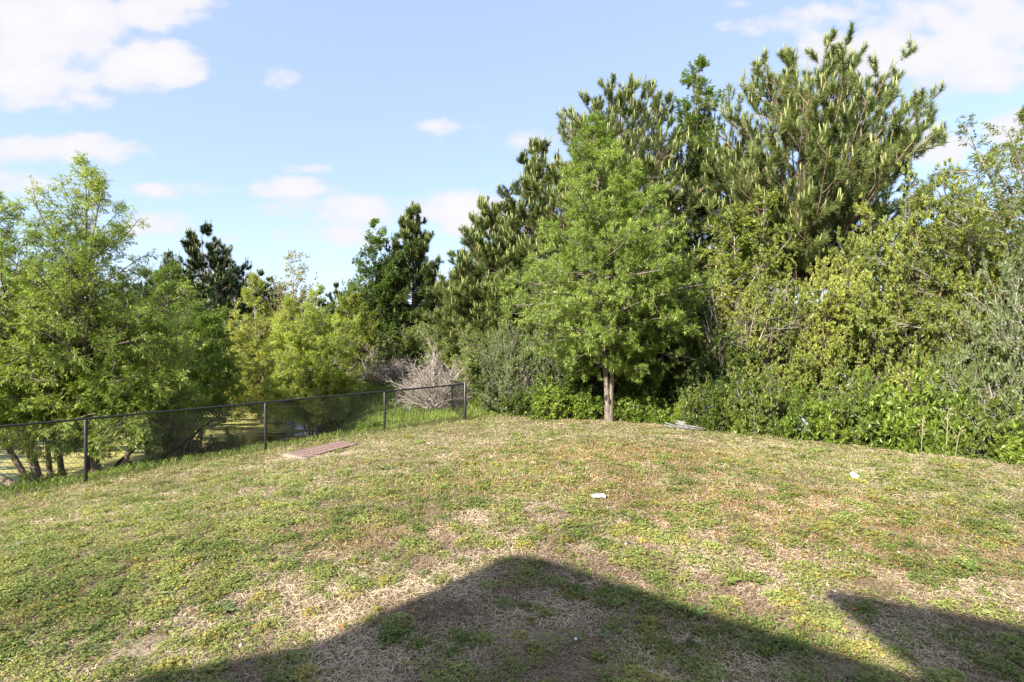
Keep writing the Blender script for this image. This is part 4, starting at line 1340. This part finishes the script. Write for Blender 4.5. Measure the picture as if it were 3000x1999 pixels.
    n = m.sum()
    base = P(m, .006) + np.stack([np.zeros(n), np.zeros(n), rng.uniform(0, .014, n)], 1)
    L = rng.uniform(.035, .105, n) * np.clip(sc[m], .8, 1.7)
    d = norm(np.stack([np.cos(az[m]), np.sin(az[m]), rng.normal(.05, .2, n)], 1))
    a2 = az[m] + rng.normal(0, .6, n)
    d2 = norm(np.stack([np.cos(a2), np.sin(a2), rng.normal(-.12, .2, n)], 1))
    side = np.stack([-np.sin(az[m]), np.cos(az[m]), rng.normal(0, .3, n)], 1) * (.0021 * sc[m] ** 1.3)[:, None]
    p1 = base + d * (L * .5)[:, None]; p2 = p1 + d2 * (L * .5)[:, None]
    V = np.stack([base - side, base + side, p1 + side, p1 - side, p2 + side * .6, p2 - side * .6], 1).reshape(-1, 3)
    i6 = np.arange(n)[:, None] * 6
    C = palette(base, rng, (.29, .215, .15), (.62, .50, .37), 2.0, .2, (.22, .11, .06), .08)
    blocks_s.append((V, i6 + np.array([[0, 1, 2, 3]]), C))
    blocks_s.append((V, i6 + np.array([[3, 2, 4, 5]]), C))
    # reddish sorrel: short upright stems and leaflets
    m = kind == 3
    n = m.sum()
    base = P(m)
    L = rng.uniform(.02, .05, n) * np.clip(sc[m], .8, 1.5)
    d = norm(np.stack([np.cos(az[m]) * .6, np.sin(az[m]) * .6, rng.uniform(.3, 1.5, n)], 1))
    V, F = leaf_quads(base, d, L, .0085 * sc[m], rng)
    C = palette(base, rng, (.26, .13, .05), (.36, .22, .08), 1.6, .22, (.22, .22, .05), .3)
    blocks_c.append((V, F, C))
    for nm, bl, lb in (('grass', blocks_g, 'short green grass blades of the lawn'), ('clover', blocks_c, 'low clover and reddish sorrel spreading over the lawn'), ('straw', blocks_s, 'dry tan grass clippings and dead blades on the lawn')):
        o = obj(nm, bl, M['grass_blade'])
        tag(o, lb, nm, None, 'stuff')


make_lawn()


def make_bank_grass():
    rng = np.random.default_rng(123)
    N = 150000
    Y = rng.uniform(8, 33, N)
    X = rng.uniform(-22, 1.5, N)
    t, s = fence_ts(X, Y)
    z = H(X, Y)
    k = (s < -.05) & (z > WATER_Z - .02) & (t < 14) & (np.hypot(X, Y) < 34)
    dens = np.where(s > -1.1, 1.0, .55)
    k &= rng.uniform(0, 1, N) < dens
    k &= ~((np.abs(X + 6.6) < 1.4) & (np.abs(Y - 28.2) < 1.0))
    X, Y, z, s = X[k], Y[k], z[k], s[k]
    n = len(X)
    az = rng.uniform(0, 6.283, n)
    tuft = vnoise(np.stack([X, Y, X * 0], 1), 1.3)
    L = rng.uniform(.10, .30, n) * (.5 + 1.1 * tuft) * np.where(s > -.9, .8, 1.0)
    d = norm(np.stack([np.cos(az) * .6, np.sin(az) * .6, rng.uniform(.8, 2.0, n)], 1))
    d2 = norm(d + np.stack([np.cos(az), np.sin(az), np.full(n, -.5)], 1))
    side = np.stack([-np.sin(az), np.cos(az), np.zeros(n)], 1) * .007
    b = np.stack([X, Y, z - .01], 1)
    p1 = b + d * (L * .55)[:, None]; p2 = p1 + d2 * (L * .5)[:, None]
    V = np.stack([b - side, b + side, p1 + side * .8, p1 - side * .8, p2], 1).reshape(-1, 3)
    i5 = np.arange(n)[:, None] * 5
    C = palette(b, rng, (.11, .18, .025), (.26, .33, .06), .7, .2, (.38, .28, .11), .05)
    o = obj('tall_grass', [(V, i5 + np.array([[0, 1, 2, 3]]), C), (V, i5 + np.array([[3, 2, 4]]), C)], M['grass_blade'])
    tag(o, 'uncut green grass and weeds on the pond bank behind the fence', 'grass', None, 'stuff')


make_bank_grass()


def rosette(name, label, cat, px, py, R, n, seed, c1, c2, up=.5, group=None, h=0.):
    rng = np.random.default_rng(seed)
    D = 512 * (CAMZ + h) / (py - 341)
    x = WX(px, D)
    az = np.arange(n) * 2.4 + rng.normal(0, .2, n)
    L = .8 * R * rng.uniform(.5, 1.1, n)
    blocks = []
    el = rng.uniform(.15, up, n)
    for i in range(n):
        f = np.linspace(0, 1, 6)
        rr = L[i] * f
        zz = L[i] * (f * math.sin(el[i]) * 1.4 - .7 * f ** 2 * math.sin(el[i]))
        wd = .11 * L[i] * np.sin(np.pi * (f * .82 + .12)) ** .8 * (1 + .18 * (np.arange(6) % 2))
        c, s_ = math.cos(az[i]), math.sin(az[i])
        ctr = np.stack([rr * c, rr * s_, zz], 1)
        sd = np.stack([-wd * s_, wd * c, wd * .25], 1)
        V = np.concatenate([ctr - sd, ctr + sd * np.array([1, 1, 1])])
        F = np.array([[j, j + 1, 7 + j, 6 + j] for j in range(5)])
        blocks.append((V, F, palette(ctr[:5], rng, c1, c2, 3, .12)))
    o = obj(name, blocks, M['waxy_leaf'])
    o.location = (x, D, HZ(x, D) + .012)
    return tag(o, label, cat, group)


WD = 'leafy weeds in the lawn'
rosette('weed', 'pale green dandelion rosette on the edge of the gable shadow', 'weed', 695, 616, .15, 16, 1, (.12, .18, .05), (.2, .26, .09), .9, WD)
rosette('weed', 'long leaved dark weed in the sunny grass beyond the second roof shadow', 'weed', 967, 571, .19, 15, 2, (.08, .14, .02), (.16, .21, .04), .9, WD)
rosette('weed', 'flat green weed in the reddish patch below the plastic disc', 'weed', 905, 519, .2, 14, 3, (.09, .15, .02), (.17, .22, .04), .5, WD)
rosette('weed', 'grey green weed in the straw at the sunny side of the gable shadow', 'weed', 226, 612, .17, 15, 4, (.12, .17, .06), (.2, .24, .1), .5, WD)
rosette('weed', 'ragged weed inside the gable shadow', 'weed', 604, 638, .11, 10, 5, (.10, .16, .05), (.18, .23, .08), .7, WD)
rosette('weed', 'bright tufted weed near the sunlit tip of the gable shadow', 'weed', 728, 585, .16, 18, 6, (.12, .17, .03), (.2, .24, .05), .9, WD)
rosette('weed', 'second tufted weed beside the pale dandelion rosette', 'weed', 755, 583, .15, 18, 7, (.12, .17, .03), (.2, .24, .05), .9, WD)


def flowers():
    spots = [(797, 588), (841, 553), (826, 588), (790, 513), (900, 556), (626, 546), (634, 486), (241, 651), (578, 644), (835, 595)]
    rng = np.random.default_rng(8)
    proto = None
    for (px, py) in spots:
        D = 512 * CAMZ / (py - 341)
        x = WX(px, D)
        if proto is None:
            proto = thing('clover_flower', 'small round white clover flower standing above the lawn', 'flower', (0, 0, 0), 'white clover flowers')
            prof = [(0, .035), (.008, .036), (.013, .043), (.0145, .049), (.011, .056), (.005, .059), (0, .06)]
            V, F, _ = lathe(prof, 10)
            V = V * (1 + rng.normal(0, .05, V.shape) * np.array([1, 1, 0]))
            obj('blossom', [(V, F, None)], M['white_plastic'], proto, True)
            obj('stem', [tubes(np.array([[[0, 0, 0], [.003, 0, .02], [0, 0, .037]]]), np.full((1, 3), .0012), 4, col=(.12, .18, .04))], M['grass_blade'], proto)
            o = proto
        else:
            o = copy_thing(proto, (0, 0, 0), 0, (1, 1, 1), proto['label'], 'white clover flowers')
        o.location = (x, D, HZ(x, D))
        q = rng.uniform(.6, .9)
        o.scale = (q, q, q); o.rotation_euler = (rng.normal(0, .2), rng.normal(0, .2), rng.uniform(0, 6))


flowers()


def dry_leaves():
    spots = [(412, 616, 'orange dead leaf lying in the gable shadow'), (853, 613, 'orange dead leaf on the second roof shadow'), (30, 574, 'red dead leaf among the clover nearest the watermarked corner'), (340, 631, 'curled brown dead leaf near the shadow of the eave')]
    spots[2] = (60, 574, 'red dead leaf among the thick clover')
    rng = np.random.default_rng(12)
    for px, py, lb in spots:
        D = 512 * CAMZ / (py - 341)
        x = WX(px, D)
        f = np.linspace(0, 1, 6)
        w = .016 * np.sin(np.pi * (f * .94 + .03))
        ctr = np.stack([f * .075 - .037, np.zeros(6), .02 * (f - .5) ** 2 * 4 + .012], 1)
        V = np.concatenate([ctr + np.stack([0 * w, -w, .3 * w], 1), ctr, ctr + np.stack([0 * w, w, .3 * w], 1)])
        F = np.array([[j, j + 1, 7 + j, 6 + j] for j in range(5)] + [[6 + j, 7 + j, 13 + j, 12 + j] for j in range(5)])
        o = obj('dead_leaf', [(V, F, np.broadcast_to(np.array([.42, .17, .05]), (10, 3)))], M['grass_blade'])
        o.location = (x, D, HZ(x, D) + .025); o.rotation_euler = (.1, 0, rng.uniform(0, 6))
        tag(o, lb, 'leaf', 'dead leaves on the lawn')


dry_leaves()


def dry_stalks():
    spots = [(921, 12.0, .75, 'dry pale weed stalk standing alone at the lawn edge'), (945, 11.7, 1.0, 'tallest dry weed stalk before the dark laurel'), (955, 11.65, .7, 'short forked weed stalk beside the tallest stalk')]
    for i, (px, D, h, lb) in enumerate(spots):
        r = np.random.default_rng(200 + i)
        x = WX(px, D)
        st = thing('weed_stalk', lb, 'weed', (x, D, HZ(x, D)), 'dry weed stalks at the lawn edge')
        p = grow(np.array([[0, 0, 0.]]), np.array([[.05, 0, 1.]]), np.array([h]), 6, .04, .02, r)
        p2, d2, L2, _, _ = kids(p, np.array([h]), 9, .4, 1, .6, .28, r)
        b2 = grow(p2, d2, L2, 3, .08, .05, r)
        b = b2[:, -1]
        V, F = leaf_quads(np.repeat(b, 8, 0), norm(r.normal(0, 1, (72, 3))), np.full(72, .05), np.full(72, .02), r)
        obj('stem', [tubes(p, np.full((1, 7), .007), 5, col=(.3, .3, .15)), tubes(b2, np.full((9, 4), .004), 4, col=(.3, .3, .15)),
                     (V, F, palette(np.repeat(b, 8, 0), r, (.25, .24, .1), (.4, .36, .2), 3, .1))], M['tinted'], st)


dry_stalks()
